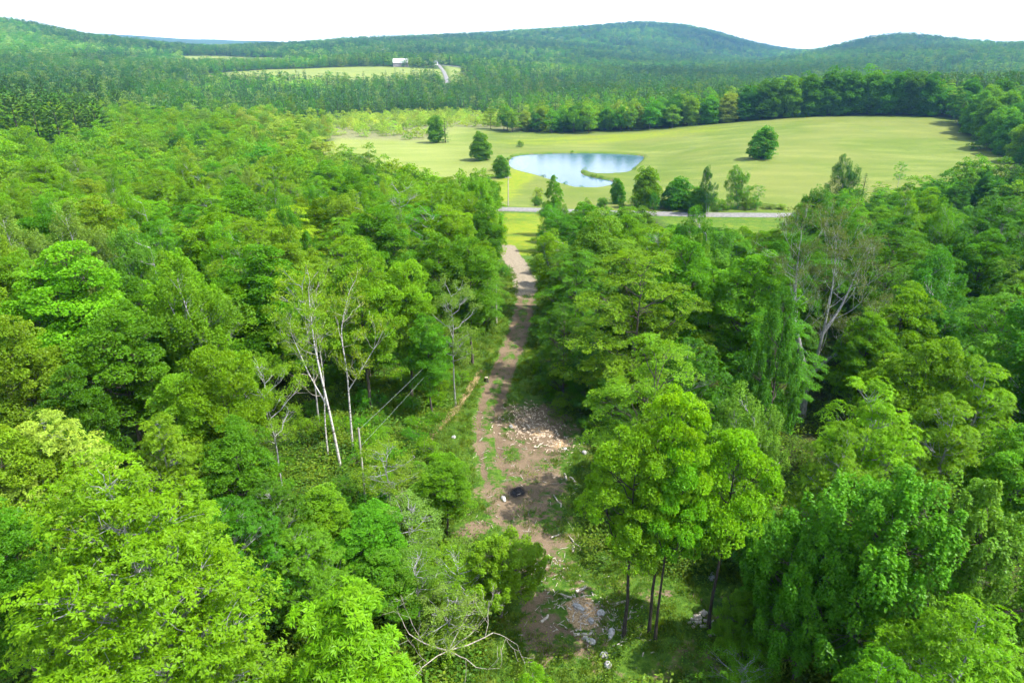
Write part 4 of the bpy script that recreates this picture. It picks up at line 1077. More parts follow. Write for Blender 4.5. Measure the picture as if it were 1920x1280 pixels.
ORD = 'first second third fourth fifth sixth seventh eighth ninth tenth eleventh twelfth thirteenth fourteenth fifteenth'.split()
NUM = ORD + 'sixteenth seventeenth eighteenth nineteenth twentieth'.split() + ['twenty-' + w for w in ORD[:9]] + ['thirtieth'] + ['thirty-' + w for w in ORD[:9]] + ['fortieth'] + ['forty-' + w for w in ORD[:9]]
for i, (x, y, H, r) in enumerate(TREELINE):
    bright_ = i < 13
    tn = ['sage', 'olive', 'mid2', 'teal2', 'olive', 'mid'][i % 6] if bright_ else ['deep', 'teal2', 'deep', 'mid'][i % 4]
    prs = MID['field']
    ordn = ORD[i] if bright_ else ORD[len(TREELINE) - 1 - i]
    lab = ('lighter green tree, %s from the left in the row behind the meadow' if bright_ else 'tall dark tree, %s from the right in the row on the meadow crest') % ordn
    lab2 = ('lighter green tree half hidden behind the %s from the left of the meadow row' if bright_ else 'dark tree half hidden behind the %s from the right of the crest row') % ordn
    put_tree('broadleaf_tree', prs[rng.integers(len(prs))], MSIZE['field'], x, y, H * (0.85 if bright_ else 0.95), r * 1.1, tint_of(tn), lab, 'tree row behind the meadow, ' + ('lighter half' if bright_ else 'dark half'))
    occupied.append((x, y, r * 0.8))
    if i % 1 == 0:
        put_tree('broadleaf_tree', MID['leafy'][rng.integers(5)], MSIZE['leafy'], x + rng.uniform(-2, 6), y + rng.uniform(9, 14), H * 0.98, r, tint_of(tn), lab2, 'tree row behind the meadow, ' + ('lighter half' if bright_ else 'dark half'))
        occupied.append((x, y + 11, r * 0.8))
EAST_EDGE.sort(key=lambda p: p[0] / p[1])
for i, (x, y, H, r) in enumerate(EAST_EDGE):
    put_tree('broadleaf_tree', MID['field'][rng.integers(3)], MSIZE['field'], x, y, H * 0.9, r, tint_of(['mid', 'deep', 'mid', 'bright'][i % 4]), 'green tree, %s from the left in the wood on the right edge of the meadow' % ORD[i], 'trees along the right edge of the meadow')
    occupied.append((x, y, r * 0.8))
PINES.sort(key=lambda p: p[0] / p[1])
for i, (x, y) in enumerate(PINES):
    put_tree('pine_tree', MID['pine'][0], MSIZE['pine'], x, y, rng.uniform(22, 27), rng.uniform(5.5, 7.5), tint_of('conifer2'), 'dark shaggy pine, %s from the left in the stand above the left-hand canopy' % NUM[i], 'dark pines above the left-hand canopy')
    occupied.append((x, y, 6.5))

# ------------------------------------------------------------------ scattered woods
def open_mask(x, y, margin):
    m = np.zeros(len(x), bool)
    for poly, k in ((CLEARING, 1.2), (FIELD_STRIP, 1.0), (VERGE, 0.6), (MEADOW, 1.0), (MARSH, 1.0), (FARM_FIELD, 1.0), (UPPER_FIELD, 1.0), (FIELD_BY_ROAD, 1.0)):
        m |= sdist(poly, x, y) < margin * k
    d, _, _ = linedist(ROAD, x, y); m |= d < 5.5 + margin * 0.7
    d, _, _ = linedist(FARM_ROAD, x, y); m |= d < 9
    d, _, _ = linedist(FARM_LANE, x, y); m |= d < 9
    # sight lane over the road and the grass strip
    return m

def jgrid(y0, y1, sp, amax=0.80):
    xs = np.arange(-y1 * 1.05, y1 * 1.05, sp); ys = np.arange(y0 * 0.6, y1, sp * 0.9)
    X, Y = np.meshgrid(xs, ys); X = X + rng.uniform(-0.42, 0.42, X.shape) * sp; Y = Y + rng.uniform(-0.42, 0.42, Y.shape) * sp
    x, y = X.ravel(), Y.ravel()
    k = (np.abs(np.arctan2(x, y)) < amax) & (np.hypot(x, y) >= y0) & (np.hypot(x, y) < y1)
    return x[k], y[k]

occ = np.array(occupied)
def free(x, y, r, k=0.72):
    d = np.hypot(x[:, None] - occ[None, :, 0], y[:, None] - occ[None, :, 1])
    return (d > (r[:, None] + occ[None, :, 2]) * k).all(1)

# near and middle wood, 24 m to 480 m
xs, ys = [], []
for a, b, sp in ((26, 120, 6.8), (120, 260, 7.4), (260, 520, 8.4)):
    x, y = jgrid(a, b, sp); xs.append(x); ys.append(y)
x = np.concatenate(xs); y = np.concatenate(ys)
r = rng.uniform(3.1, 6.6, len(x)); H = rng.uniform(12, 19, len(x)) * (0.9 + 0.1 * r / 4)
keep = ~open_mask(x, y, 2.6) & free(x, y, r)
az = np.degrees(np.arctan2(x, y))
keep &= ~((y < 30) & (np.abs(x) < 25)) & ~((np.abs(x - 6) < 12) & (y < 46)) & ~((x > -19) & (x < -3) & (y < 60) & (y > 28))
keep &= ~((y < 24))
keep &= ~((x > -2) & (x < 60) & (y > 186) & (y < 214))          # low growth in front of the road
keep &= ~((x > 25) & (x < 36) & (y > 52) & (y < 70))            # the grey tree stands free
keep &= ~((x > 100) & (y > 225) & (y < 300) & (x < 190))
x, y, r, H, az = x[keep], y[keep], r[keep], H[keep], az[keep]
low = (x > 30) & (x < 150) & (y > 130) & (y < 215); H[low] *= 0.72
low2 = (x > 4) & (x < 60) & (y > 125) & (y < 190); H[low2] *= 0.62; r[low2] *= 0.9
low3 = (x < -2) & (x > -30) & (y > 150) & (y < 232); H[low3] *= 0.8
dist = np.hypot(x, y)
# growth in front of the road stays low so the road lies open above it
_cp, _sp = math.cos(R(22.87)), math.sin(R(22.87))
zt = ground_z(x, y)
slope_lim = np.where((x / y > 0.20) & (x / y < 0.44), 0.228, np.where((x / y > 0.02) & (x / y < 0.20), 0.205, 0.0))
lim = 35 - slope_lim * np.hypot(x, y) * 1.0 - zt
front = (slope_lim > 0) & (y < 224)
H = np.where(front, np.minimum(H, lim), H)
k_ = (H > 3.5) | ~front
x, y, r, H, az, dist = x[k_], y[k_], r[k_], H[k_], az[k_], dist[k_]
H = np.maximum(H, 3.5); r = np.minimum(r, np.maximum(1.8, H * 0.36))
nz = _vnoise(x, y, 28, 21) + 0.5 * rng.normal(size=len(x))
right = x > 2
order = np.argsort(-r / dist)
infr = (np.abs(az) < 38.5)
n_obj = 0
rest = []
zg = ground_z(x, y)
LAND = [(next((h[0], h[1]) for h in HERO if key in h[6]), nick) for key, nick in (
    ('round dark green maple', 'the round dark domed maple'), ('slanting plumes at the left edge', 'the silvery poplar at the left edge'), ('middle of its three', 'the middle silvery poplar'),
    ('rightmost of its three', 'the rightmost silvery poplar'), ('yellow-green maple left of', 'the yellow-green maple by the birches'), ('frosted', 'the whitish blossom tree'), ('rusty', 'the rust-dotted tree'),
    ('olive birch crown', 'the olive birch crown'), ('tall bright green maple', 'the tall maple behind the birches'), ('slim pale trunk', 'the tree above the wires'), ('golden green tree', 'the golden layered tree'),
    ('broad green maple', 'the broad mid-canopy maple'), ('upright feathery', 'the upright feathery tree'), ('nearest the pale meadow', 'the maple nearest the pale meadow'), ('dark domed maple standing', 'the far dark domed maple'),
    ('leaning over the left', 'the maple leaning over the track'), ('top end of the track', 'the dark maple at the track top'), ('large spreading beech', 'the large spreading beech'), ('large puffy', 'the large puffy maple'),
    ('rising in front of the road', 'the tall blue-green tree'), ('road end of the track', 'the tree at the track end'), ('greyish green tree behind', 'the greyish green tree'), ('drooping clumps', 'the drooping bright ash'),
    ('behind the drooping ash', 'the maple on the right-hand slope'), ('mid-slope', 'the ash at the right edge'), ('right of the half-dead', 'the maple right of the grey tree'), ('upper right-hand slope', 'the grey-green upper maple'),
    ('dark upright maple', 'the dark upright maple'), ('wide dark green beech', 'the wide dark beech'), ('tall dark poplar with', 'the tall dark poplar'), ('by the road bend', 'the dark tree by the road bend'), ('narrow tree by the road near', 'the narrow tree near the pond'),
    ('large maple with upright', 'the large upright-shooted maple'), ('feathery poplar beside', 'the feathery poplar'), ('left end of the roadside', 'the first roadside tree'))] + [((31.4, 65.0), 'the half-dead grey tree'), ((-15.3, 52.0), 'the bare white birches')] + [(next((h[0], h[1]) for h in HERO if key in h[6]), nick) for key, nick in (('pale olive sapling', 'the pale olive sapling'), ('leaning bright green sapling', 'the leaning sapling'), ('star-shaped', 'the star-leaved sumac'), ('wispy sapling', 'the wispy sapling'), ('bright sapling in a gap', 'the bright sapling in the gap'), ('leafy sapling at the right', 'the sapling right of the clearing'), ('low bushy sapling', 'the leaning maple trunk'), ('tallest of the clump', 'the maple clump'))]
used_labels = set()
def land_label(what, x, y):
    d = sorted((math.hypot(x - p[0], y - p[1]), k) for k, (p, _) in enumerate(LAND))
    for far_ in ('', 'small ', 'big '):
        for dd, k in d[:14]:
            (a, b), nick = LAND[k]
            u = math.hypot(a, b); fx, fy = a / u, b / u
            dep = (x - a) * fx + (y - b) * fy; lat = (x - a) * fy - (y - b) * fx
            rel = ('behind' if dep > 0 else 'in front of') if abs(dep) > abs(lat) else ('right of' if lat > 0 else 'left of')
            pre = 'just ' if dd < 11 else '' if dd < 22 else 'well '
            lab = '%s %s%s %s' % (what, pre, rel, nick)
            if lab not in used_labels:
                used_labels.add(lab); return lab
    return lab
def tone_word(tn):
    return dict(lime='yellow-green', bright='bright green', bright2='bright green', mid='mid green', mid2='mid green', deep='dark green', olive='olive green', silver='grey-green', silver2='grey-green', teal2='blue-green', gold='golden green')[tn]
for i in order:
    v = nz[i]
    if right[i]: tn = 'deep' if v > 0.75 else 'teal2' if v > 0.4 else 'mid' if v > -0.05 else 'mid2' if v > -0.3 else 'bright' if v > -0.8 else 'silver2'
    else: tn = 'deep' if v > 1.1 else 'mid' if v > 0.5 else 'bright' if v > -0.1 else 'olive' if v > -0.35 else 'lime' if v > -0.75 else 'silver'
    if dist[i] > 90 and not right[i] and rng.random() < 0.3: tn = 'lime' if rng.random() < 0.5 else 'bright'
    if 300 < dist[i] < 560 and -21 < az[i] < -12.5 and rng.random() < 0.6: tn = 'sage' if rng.random() < 0.6 else 'olive'
    u = rng.random()
    kd = 'maple' if u < 0.46 else 'beech' if u < 0.62 else 'ash' if u < 0.74 else 'poplar' if u < 0.86 else 'maple_up' if u < 0.97 or right[i] else 'birch'
    if infr[i] and n_obj < 205 and dist[i] < 235:
        n_obj += 1
        side = 'right of the track' if right[i] else 'left of the track'
        band = 'nearest the viewer' if dist[i] < 60 else 'halfway to the road' if dist[i] < 120 else 'toward the road'
        prs = PROTO[kd]
        lab = land_label('%s %s' % (tone_word(tn), KIND_NAME[kd].split('_')[0]), x[i], y[i])
        put_tree(KIND_NAME[kd], prs[rng.integers(len(prs))], SIZE[kd], x[i], y[i], H[i], r[i], tint_of(tn), lab, 'woodland trees ' + side, z=zg[i], rz=rng.uniform(-0.4, 0.4) if kd == 'poplar' else None, tilt=(rng.normal(0, 0.05), rng.normal(0, 0.05)))
    else:
        rest.append((i, tn, kd))

pos, rot, scl, which, tnt = [], [], [], [], []
src_meshes = [combine("forest_source", PROTO[k][0]) for k in ('maple', 'beech', 'ash', 'poplar')] + [combine("forest_source", p) for p in MID['leafy']]
nhi = 4
far_leafy0 = len(src_meshes); src_meshes += [combine("forest_source", p) for p in FAR['leafy']]
far_con0 = len(src_meshes); src_meshes += [combine("forest_source", p) for p in FAR['conifer']]
mid_con0 = len(src_meshes); src_meshes += [combine("forest_source", MID['spruce'][0]), combine("forest_source", MID['pine'][0])]
s0s = [(17, 4.5), (17, 5.2), (17, 5.0), (19, 4.2)] + [(17, 4.8)] * 5 + [(16, 5.0)] * 4 + [(18, 3.2)] * 3 + [(18, 3.4), (22, 4.4)]
def add_mass(px_, py_, pz_, H_, r_, k, tn):
    pos.append((px_, py_, pz_)); rot.append((0, 0, rng.uniform(0, 6.28))); s0 = s0s[k]
    scl.append((r_ / s0[1], r_ / s0[1], H_ / s0[0])); which.append(k); tnt.append(tn)
for (i, tn, kd) in rest:
    d = dist[i]
    k = rng.integers(0, nhi) if d < 200 else nhi + rng.integers(0, 5)
    add_mass(x[i], y[i], zg[i], H[i], r[i] * (1.0 if d < 200 else 1.12), k, tint_of(tn))

# far wood
for a, b, sp in ((520, 900, 8.5), (900, 1500, 10.5), (1500, 2600, 14.0), (2600, 4700, 20.0)):
    x, y = jgrid(a, b, sp, 0.72)
    r = rng.uniform(0.42, 0.62, len(x)) * sp * (1.0 if sp < 12 else 1.05)
    H = rng.uniform(10, 22, len(x))
    k_ = ~open_mask(x, y, 3.0) & free(x, y, r, 0.5)
    x, y, r, H = x[k_], y[k_], r[k_], H[k_]
    z = ground_z(x, y); d = np.hypot(x, y); az = np.degrees(np.arctan2(x, y))
    # leave out what lies behind the ridges
    el = np.degrees(np.arctan2(z + H - 35, d))
    nb = _vnoise(x, y, 150, 31) + 0.55 * _vnoise(x, y, 45, 32)
    con = np.where((az > -22) & (az < 22) & (d < 1250), 0.50, np.where(az > 22, 0.30, np.where(az < -24, 0.14, 0.34)))
    con = np.clip(con + 0.35 * nb, 0.03, 0.95)
    isc = rng.random(len(x)) < con
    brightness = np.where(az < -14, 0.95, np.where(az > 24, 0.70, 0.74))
    stand = 1.0 + 0.42 * _vnoise(x, y, 260, 33) + 0.25 * _vnoise(x, y, 90, 34)
    for i in range(len(x)):
        if isc[i]:
            tn = np.array(TINT['conifer2'] if rng.random() < 0.5 else TINT['conifer']) * rng.uniform(0.9, 1.2) * np.array([0.95, 1.0, 1.6])  # blue raised: the needles' own cast plus distance haze painted into the tint
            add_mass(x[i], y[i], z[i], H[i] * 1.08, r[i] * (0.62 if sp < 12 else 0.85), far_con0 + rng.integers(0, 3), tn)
        else:
            base = TINT['mid'] if nb[i] < 0.2 else TINT['deep']
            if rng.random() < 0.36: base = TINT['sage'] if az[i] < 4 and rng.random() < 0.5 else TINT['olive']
            tn = np.array(base) * brightness[i] * stand[i] * rng.uniform(0.9, 1.12) * np.array([0.80, 0.88, 1.7])  # bluer tint paints extra distance haze into the leaf colour
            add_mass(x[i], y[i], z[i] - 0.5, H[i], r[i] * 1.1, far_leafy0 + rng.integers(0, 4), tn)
print("massed trees", len(pos), "single trees", n_obj)
massed("forest", src_meshes, pos, rot, scl, which, tnt, "mixed green forest covering the valley and the hills beyond the near trees", "forest")

# ------------------------------------------------------------------ bare birches and the half-dead grey tree
def gz(x, y): return float(ground_z(np.array([float(x)]), np.array([float(y)]))[0])

def bare_tree(name, base, pts, r0, label, bark, seed, side=10, depth=2, blen=2.2, leaf_n=0, tint=None, start=0.35, spread=0.7, up=0.10, group=None):
    rg = np.random.default_rng(seed)
    root = empty(name, (base[0], base[1], gz(*base))); tag(root, label, "tree", group)
    tb = Tubes(); twigs = Tubes(); ends = []
    for k, line in enumerate(pts):
        p = smooth_line(line, 5)
        rr = np.linspace(r0 * (1 if k == 0 else 0.5), 0.022, len(p))
        if k == 0: rr[0] *= 1.3
        tb.add(p, rr, 9)
        n = len(p)
        for s in range(side if k < 2 else side // 2):
            i = rg.integers(int(n * (start if k == 0 else 0.2)), n)
            az = rg.uniform(0, 6.28); d = np.array([math.cos(az), math.sin(az), rg.uniform(0.3, 1.3)])
            L = blen * rg.uniform(0.5, 1.2) * (1.25 - 0.6 * i / n)
            branching(rg, twigs, p[i], d, L, min(0.038, rr[i] * 0.45), depth, (1, 3), spread, up, 4, ends, 0.009)
        branching(rg, twigs, p[-1], p[-1] - p[-3], blen * 0.6, 0.03, depth, (1, 3), spread, up, 4, ends, 0.009)
    new_obj("trunk", tb.mesh("trunk", M[bark]), root)
    new_obj("branches", twigs.mesh("branches", M[bark if bark != 'birch_bark' else 'dead_wood']), root)
    if leaf_n:
        E = np.array([e[0] for e in ends]); O = np.array([e[1] for e in ends])
        q = rg.random(len(E)) < 0.75
        E, O = E[q], O[q]
        P, D, nr, Lg, Wd, col = crown_leaves(rg, E, O, 'fine', leaf_n, 0.55, 0.15, 0.11)
        v, f = leaf_arrays(P, D, nr, Lg, Wd)
        c = new_obj("crown", fast_mesh("crown", v, f, M['leaf'], False, np.repeat(col, 4, 0)), root)
        c["tint"] = list(tint)
    return root

bare_tree('birch_tree', (-15.3, 52.0), [[(0, 0, -0.3), (-0.4, 0, 5.2), (-0.9, 0, 10.4), (-1.1, 0.1, 13.0), (-1.1, 0.2, 16.7)], [(-0.5, 0, 6.5), (-1.9, 0.4, 9.5), (-3.0, 0.6, 13.0)]], 0.135,
          'bare white birch with a leaning trunk, left of the two thick ones', 'birch_bark', 5, 11, 2, 2.3, 44, TINT['olive'], 0.55)
bare_tree('birch_tree', (-15.0, 55.3), [[(0, 0, -0.3), (0.1, 0, 4.2), (0.2, 0, 8.7), (0.1, 0, 12.6), (1.0, 0.2, 16.0)], [(0.15, 0, 6.8), (1.6, 0.2, 9.0), (3.0, 0.4, 11.2)]], 0.11,
          'bare white birch with an upright trunk, right of the two thick ones', 'birch_bark', 6, 9, 2, 1.9, 32, TINT['olive'], 0.5)
bare_tree('birch_tree', (-17.0, 54.0), [[(0, 0, -0.3), (0.1, 0, 4), (0.4, 0.1, 8), (0.4, 0.1, 11.5)]], 0.09, 'thin bare birch pole just left of the leaning white birch', 'birch_bark', 7, 6, 1, 1.5, 0, None, 0.5)
bare_tree('grey_tree', (31.4, 65.0), [[(0, 0, -0.4), (-0.3, 0, 4.2), (-1.6, 0.2, 8.5), (-2.6, 0.2, 11.5), (-3.0, 0.3, 15.6), (-3.2, 0.3, 19.0)],
          [(-0.3, 0, 3.2), (0.3, -0.1, 6.5), (0.5, -0.2, 10.8), (0.5, -0.2, 15.2), (0.2, -0.2, 18.6)], [(0.1, 0, 5.0), (1.6, -0.2, 7.0), (3.6, -0.3, 8.6), (4.8, -0.4, 10.2)], [(0.4, 0, 9.5), (2.0, 0.3, 12.5), (3.0, 0.5, 16.0)]],
          0.42, 'half-dead tree with a forked grey trunk and sparse dull leaves', 'grey_bark', 9, 15, 3, 2.8, 26, (0.11, 0.17, 0.05), 0.42, 0.75, 0.16)

# fallen dead branches at the bottom edge
rg = np.random.default_rng(15)
root = empty('fallen_branch', (-3.8, 30.6, gz(-3.8, 30.6) + 0.1), 0.0, (0.8, 0.8, 0.75)); tag(root, 'tangle of pale bare dead branches near the bottom edge', 'branch')
tb = Tubes()
for d, L, r in (((-1, 0.15, 0.28), 3.3, 0.085), ((1.0, 0.25, 0.30), 3.6, 0.09), ((0.75, -0.5, 0.02), 3.0, 0.075), ((-0.6, -0.6, 0.05), 3.0, 0.07), ((0.15, 0.4, 0.8), 2.2, 0.05), ((0.7, 0.6, 0.4), 2.6, 0.06)):
    branching(rg, tb, (0, 0, 2.6), d, L, r * 0.7, 3, (1, 3), 0.75, 0.02, 5, None, 0.011)
new_obj("branches", tb.mesh("branches", M['dead_wood']), root)
tb = Tubes(); tb.add([(0.3, 1.6, -0.2), (0.15, 0.8, 1.3), (0, 0, 2.65)], [0.13, 0.11, 0.09], 8)
new_obj("stem", tb.mesh("stem", M['dead_wood']), root)
for k, (bx_, by_, hh, lab) in enumerate(((-8.5, 37.0, 1.6, 'twiggy pale dead bough in the thicket above the sumac'), (-13.2, 33.0, 2.0, 'bare grey twigs beside the slender ash'), (-6.9, 44.0, 4.0, 'broken pale stem with bare boughs in the thicket'))):
    root = empty('dead_bough', (bx_, by_, gz(bx_, by_))); tag(root, lab, 'branch')
    tb = Tubes(); rg = np.random.default_rng(30 + k)
    branching(rg, tb, (0, 0, -0.1), (rg.uniform(-0.3, 0.3), rg.uniform(-0.3, 0.3), 1), hh * 0.55, 0.035, 3, (2, 4), 0.8, 0.06, 5, None, 0.010)
    new_obj("branches", tb.mesh("branches", M['dead_wood']), root)

# ------------------------------------------------------------------ shrubs
def put_shrub(x, y, H, r, tn, label, group, hi=True, name='shrub'):
    prs = PROTO['shrub'] if hi else MID['shrub']
    p = prs[rng.integers(len(prs))]
    return put_tree(name, p, (4.0, 2.2), x, y, H, r, tint_of(tn, 0.05), label, group, cat="shrub")
for i, (x, y) in enumerate(SHRUBS):
    left = x < 5
    if -1.5 < x < 5: continue
    put_shrub(x, y, rng.uniform(1.6, 3.4), rng.uniform(1.2, 2.1), ['bright', 'silver', 'mid', 'olive', 'bright2'][i % 5],
              land_label('low shrub', x, y), 'shrubs of the thicket, %s side' % ('left' if left else 'right'))
tr = TRACK
cand = []
for k in range(900):
    j = rng.integers(10, len(tr) - 1); s = -1 if rng.random() < 0.6 else 1
    o = s * (3.6 + rng.uniform(0, 4.5)); x = tr[j, 0] + o; y = tr[j, 1] + rng.uniform(-2, 2)
    if y < 46 or y > 128 or (s > 0 and y < 66) or (s < 0 and abs(o) < 5.0 and y < 92): continue
    if any(math.hypot(x - a, y - b) < 2.1 for a, b in cand): continue
    cand.append((x, y))
    if len(cand) > 46: break
bank = {'left': 0, 'right': 0}
for (x, y) in sorted(cand, key=lambda q: q[1]):
    s = 'left' if x < float(np.interp(y, TRACK[:, 1], TRACK[:, 0])) else 'right'
    put_shrub(x, y, rng.uniform(1.2, 3.0), rng.uniform(1.1, 1.8), ['bright', 'mid', 'bright2', 'lime', 'mid2'][bank[s] % 5],
              'green bush, %s up the %s bank of the dirt track' % (NUM[bank[s]], s), 'bushes on the %s bank of the track' % s)
    bank[s] += 1
# under the right-hand and left-hand trees where the floor shows
n_ = 0
for k in range(900):
    x = rng.uniform(-22, 32) if k % 3 else rng.uniform(-16, -6); y = rng.uniform(40, 100) if k % 3 else rng.uniform(44, 66)
    if (sdist(CLEARING, np.array([x]), np.array([y]))[0] < 2.5) or any(math.hypot(x - a, y - b) < 2.8 for a, b in cand) or (22 < x < 32 and y < 62): continue
    cand.append((x, y)); n_ += 1
    put_shrub(x, y, rng.uniform(1.4, 3.6), rng.uniform(1.2, 2.2), ['mid', 'deep', 'bright', 'mid2'][n_ % 4], land_label('green shrub under the trees,', x, y), 'understorey shrubs %s of the track' % ('left' if x < 0 else 'right'))
    if n_ >= 105: break
# roadside
for k, x in enumerate(sorted(rng.uniform(4, 100, 34))):
    x = float(x); y = float(np.interp(x, ROAD[:, 0], ROAD[:, 1])) + rng.choice([-1, -1, 1]) * rng.uniform(6.5, 11)
    if 44 < x < 96 and y < float(np.interp(x, ROAD[:, 0], ROAD[:, 1])): continue
    put_shrub(x, y, rng.uniform(1.5, 4.2), rng.uniform(1.4, 2.6), ['mid', 'teal2', 'bright', 'silver'][k % 4], 'low bush, %s from the left beside the road below the pond' % NUM[k], 'bushes beside the road')
for (x, y), H, r, lab in zip(MEADOWBUSH, (4.0, 4.6, 5.0, 4.5), (2.2, 3.6, 2.8, 2.6), ('small bush alone in the meadow behind the pond', 'low dark bush near the right edge of the meadow', 'greyish bush on the left bank of the pond', 'yellowish small tree between the pond and the road')):
    put_shrub(x, y, H, r, 'deep' if 'dark' in lab or 'small bush' in lab else 'olive', lab, None)
for k in range(60):       # rushes and bushes round the pond edge
    j = rng.integers(len(POND)); x, y = POND[j] + rng.normal(0, 0.8, 2)
    if sdist(POND, np.array([x]), np.array([y]))[0] < 0.3: continue
    put_shrub(x, y, rng.uniform(0.7, 1.4), rng.uniform(0.7, 1.3), 'deep', 'tuft of dark rushes on the pond bank', 'rushes on the pond bank', False, 'rush_tuft')
for k in range(15):      # hedge growth joining the roadside trees
    x = 41 + k * 2.7; y = float(np.interp(x, ROAD[:, 0], ROAD[:, 1])) + rng.uniform(6, 9)
    put_shrub(x, y, rng.uniform(3.5, 7.0), rng.uniform(1.8, 2.9), ['mid', 'bright', 'mid2'][k % 3], 'leafy hedge bush, %s from the left between the roadside trees' % NUM[k], 'hedge bushes of the roadside row')
# marsh willows
nm = 0; mx = []
for k in range(3000):
    x = rng.uniform(-175, 12); y = rng.uniform(435, 700)
    d = sdist(MARSH, np.array([x]), np.array([y]))[0]
    if d > -2 or any(math.hypot(x - a, y - b) < 5.2 for a, b in mx): continue
    if y < 520 and rng.random() < 0.45: continue
    mx.append((x, y)); nm += 1
    put_shrub(x, y, rng.uniform(3.5, 9.0), rng.uniform(3.0, 5.6), ['sage', 'sage', 'pale', 'pale', 'silver'][nm % 5], 'pale sage-green willow bush in the marsh behind the meadow', 'willow bushes in the marsh', False, 'willow_bush')
    if nm >= 230: break

# ------------------------------------------------------------------ grass, weeds
def clump(seed, n, h, spread, w, lean=0.5):
    rg = np.random.default_rng(seed)
    a = rg.uniform(0, 6.28, n); rr = spread * np.sqrt(rg.random(n))
    P = np.stack([rr * np.cos(a), rr * np.sin(a), np.full(n, -0.02)], 1)
    D = np.stack([np.cos(a) * lean * rg.uniform(0.2, 1.4, n), np.sin(a) * lean * rg.uniform(0.2, 1.4, n), np.ones(n)], 1)
    v, f = leaf_arrays(P, D, np.stack([np.cos(a), np.sin(a), np.full(n, 0.3)], 1) + rand_dirs(rg, n) * 0.4, h * rg.uniform(0.5, 1.2, n), np.full(n, w), 0.3)
    tone = 0.5 * (1 + rg.normal(0, 0.2, n)); col = np.stack([tone * (1 + 0.25 * rg.random(n)), tone, tone, np.ones(n)], 1)
    return fast_mesh("tuft", v, f, M['leaf'], False, np.clip(np.repeat(col, 4, 0), 0, 1))
def weed(seed, n, h, spread, leaf=0.16):
    rg = np.random.default_rng(seed)
    P = np.stack([rg.normal(0, spread, n), rg.normal(0, spread, n), h * rg.random(n) ** 0.6], 1)
    D = rand_dirs(rg, n) * np.array([1, 1, 0.3]) + P * np.array([0.6, 0.6, 0])
    v, f = leaf_arrays(P, D, np.array([[0, 0, 1.0]]) + rand_dirs(rg, n) * 0.5, leaf * rg.uniform(0.6, 1.3, n), leaf * 0.6 * np.ones(n), 0.2)
    tone = 0.5 * (1 + rg.normal(0, 0.2, n)); col = np.stack([tone * (1 + 0.1 * rg.random(n)), tone, tone, np.ones(n)], 1)
    return fast_mesh("weed", v, f, M['leaf'], False, np.clip(np.repeat(col, 4, 0), 0, 1))
srcs = [clump(1, 26, 0.42, 0.22, 0.03), clump(2, 22, 0.62, 0.20, 0.03, 0.35), clump(3, 30, 0.30, 0.28, 0.03, 0.8), weed(4, 46, 0.5, 0.28), weed(5, 60, 0.9, 0.40, 0.20), weed(6, 36, 0.32, 0.34, 0.13)]
n = 60000
x = rng.uniform(-30, 42, n); y = 27 + (135 - 27) * rng.random(n) ** 1.35
inc = sdist(CLEARING, x, y)
dt, sd_, _ = linedist(TRACK, x, y)
dirt_like = np.zeros(n)
for (cx, cy, rx, ry, k) in DIRT_SPOTS:
    dirt_like = np.maximum(dirt_like, k * np.exp(-((((x - cx) / rx) ** 2 + ((y - cy) / ry) ** 2) ** 1.5)))
dirt_like = np.maximum(dirt_like, 0.9 * ((dt < 1.6) & (y > 52)))
dirt_like = np.maximum(dirt_like, 1.3 * np.exp(-(((x - STRAW[0][0]) / 1.4) ** 2 + ((y - STRAW[0][1]) / 1.9) ** 2) ** 2))
dirt_like = np.maximum(dirt_like, 1.5 * np.exp(-(((x - CHAR[0][0]) / 1.0) ** 2 + ((y - CHAR[0][1]) / 1.2) ** 2) ** 2))
patch = _vnoise(x, y, 2.2, 41) * 0.5 + _vnoise(x, y, 0.9, 42) * 0.4
p = np.clip(0.95 - 1.55 * dirt_like + 0.9 * patch, 0, 1)
p = np.where(inc > 0, np.clip(0.75 - 0.02 * inc + 0.4 * patch, 0, 1), p)
p = np.where(inc > 14, 0.15, p)
keep = rng.random(n) < p
x, y, inc = x[keep], y[keep], inc[keep]
z = ground_z(x, y)
w_ = np.where(inc > 0.5, rng.choice([3, 4, 4, 5, 1], len(x)), rng.choice([0, 0, 1, 2, 2, 5], len(x)))
s = np.where(w_ >= 3, rng.uniform(0.7, 1.5, len(x)), rng.uniform(0.6, 1.15, len(x)))
tt = np.array([(0.115, 0.205, 0.014), (0.085, 0.20, 0.014), (0.11, 0.20, 0.016), (0.07, 0.18, 0.018)])[rng.integers(0, 4, len(x))] * rng.uniform(0.8, 1.2, (len(x), 1))
tuft_sc = np.stack([s, s, s * rng.uniform(0.7, 1.2, len(x))], 1)
massed("grass", srcs, np.stack([x, y, z], 1), np.stack([rng.uniform(-0.15, 0.15, len(x)), rng.uniform(-0.15, 0.15, len(x)), rng.uniform(0, 6.28, len(x))], 1), tuft_sc, w_, tt,
       "grass tufts and leafy weeds growing over the clearing and its edges", "grass")

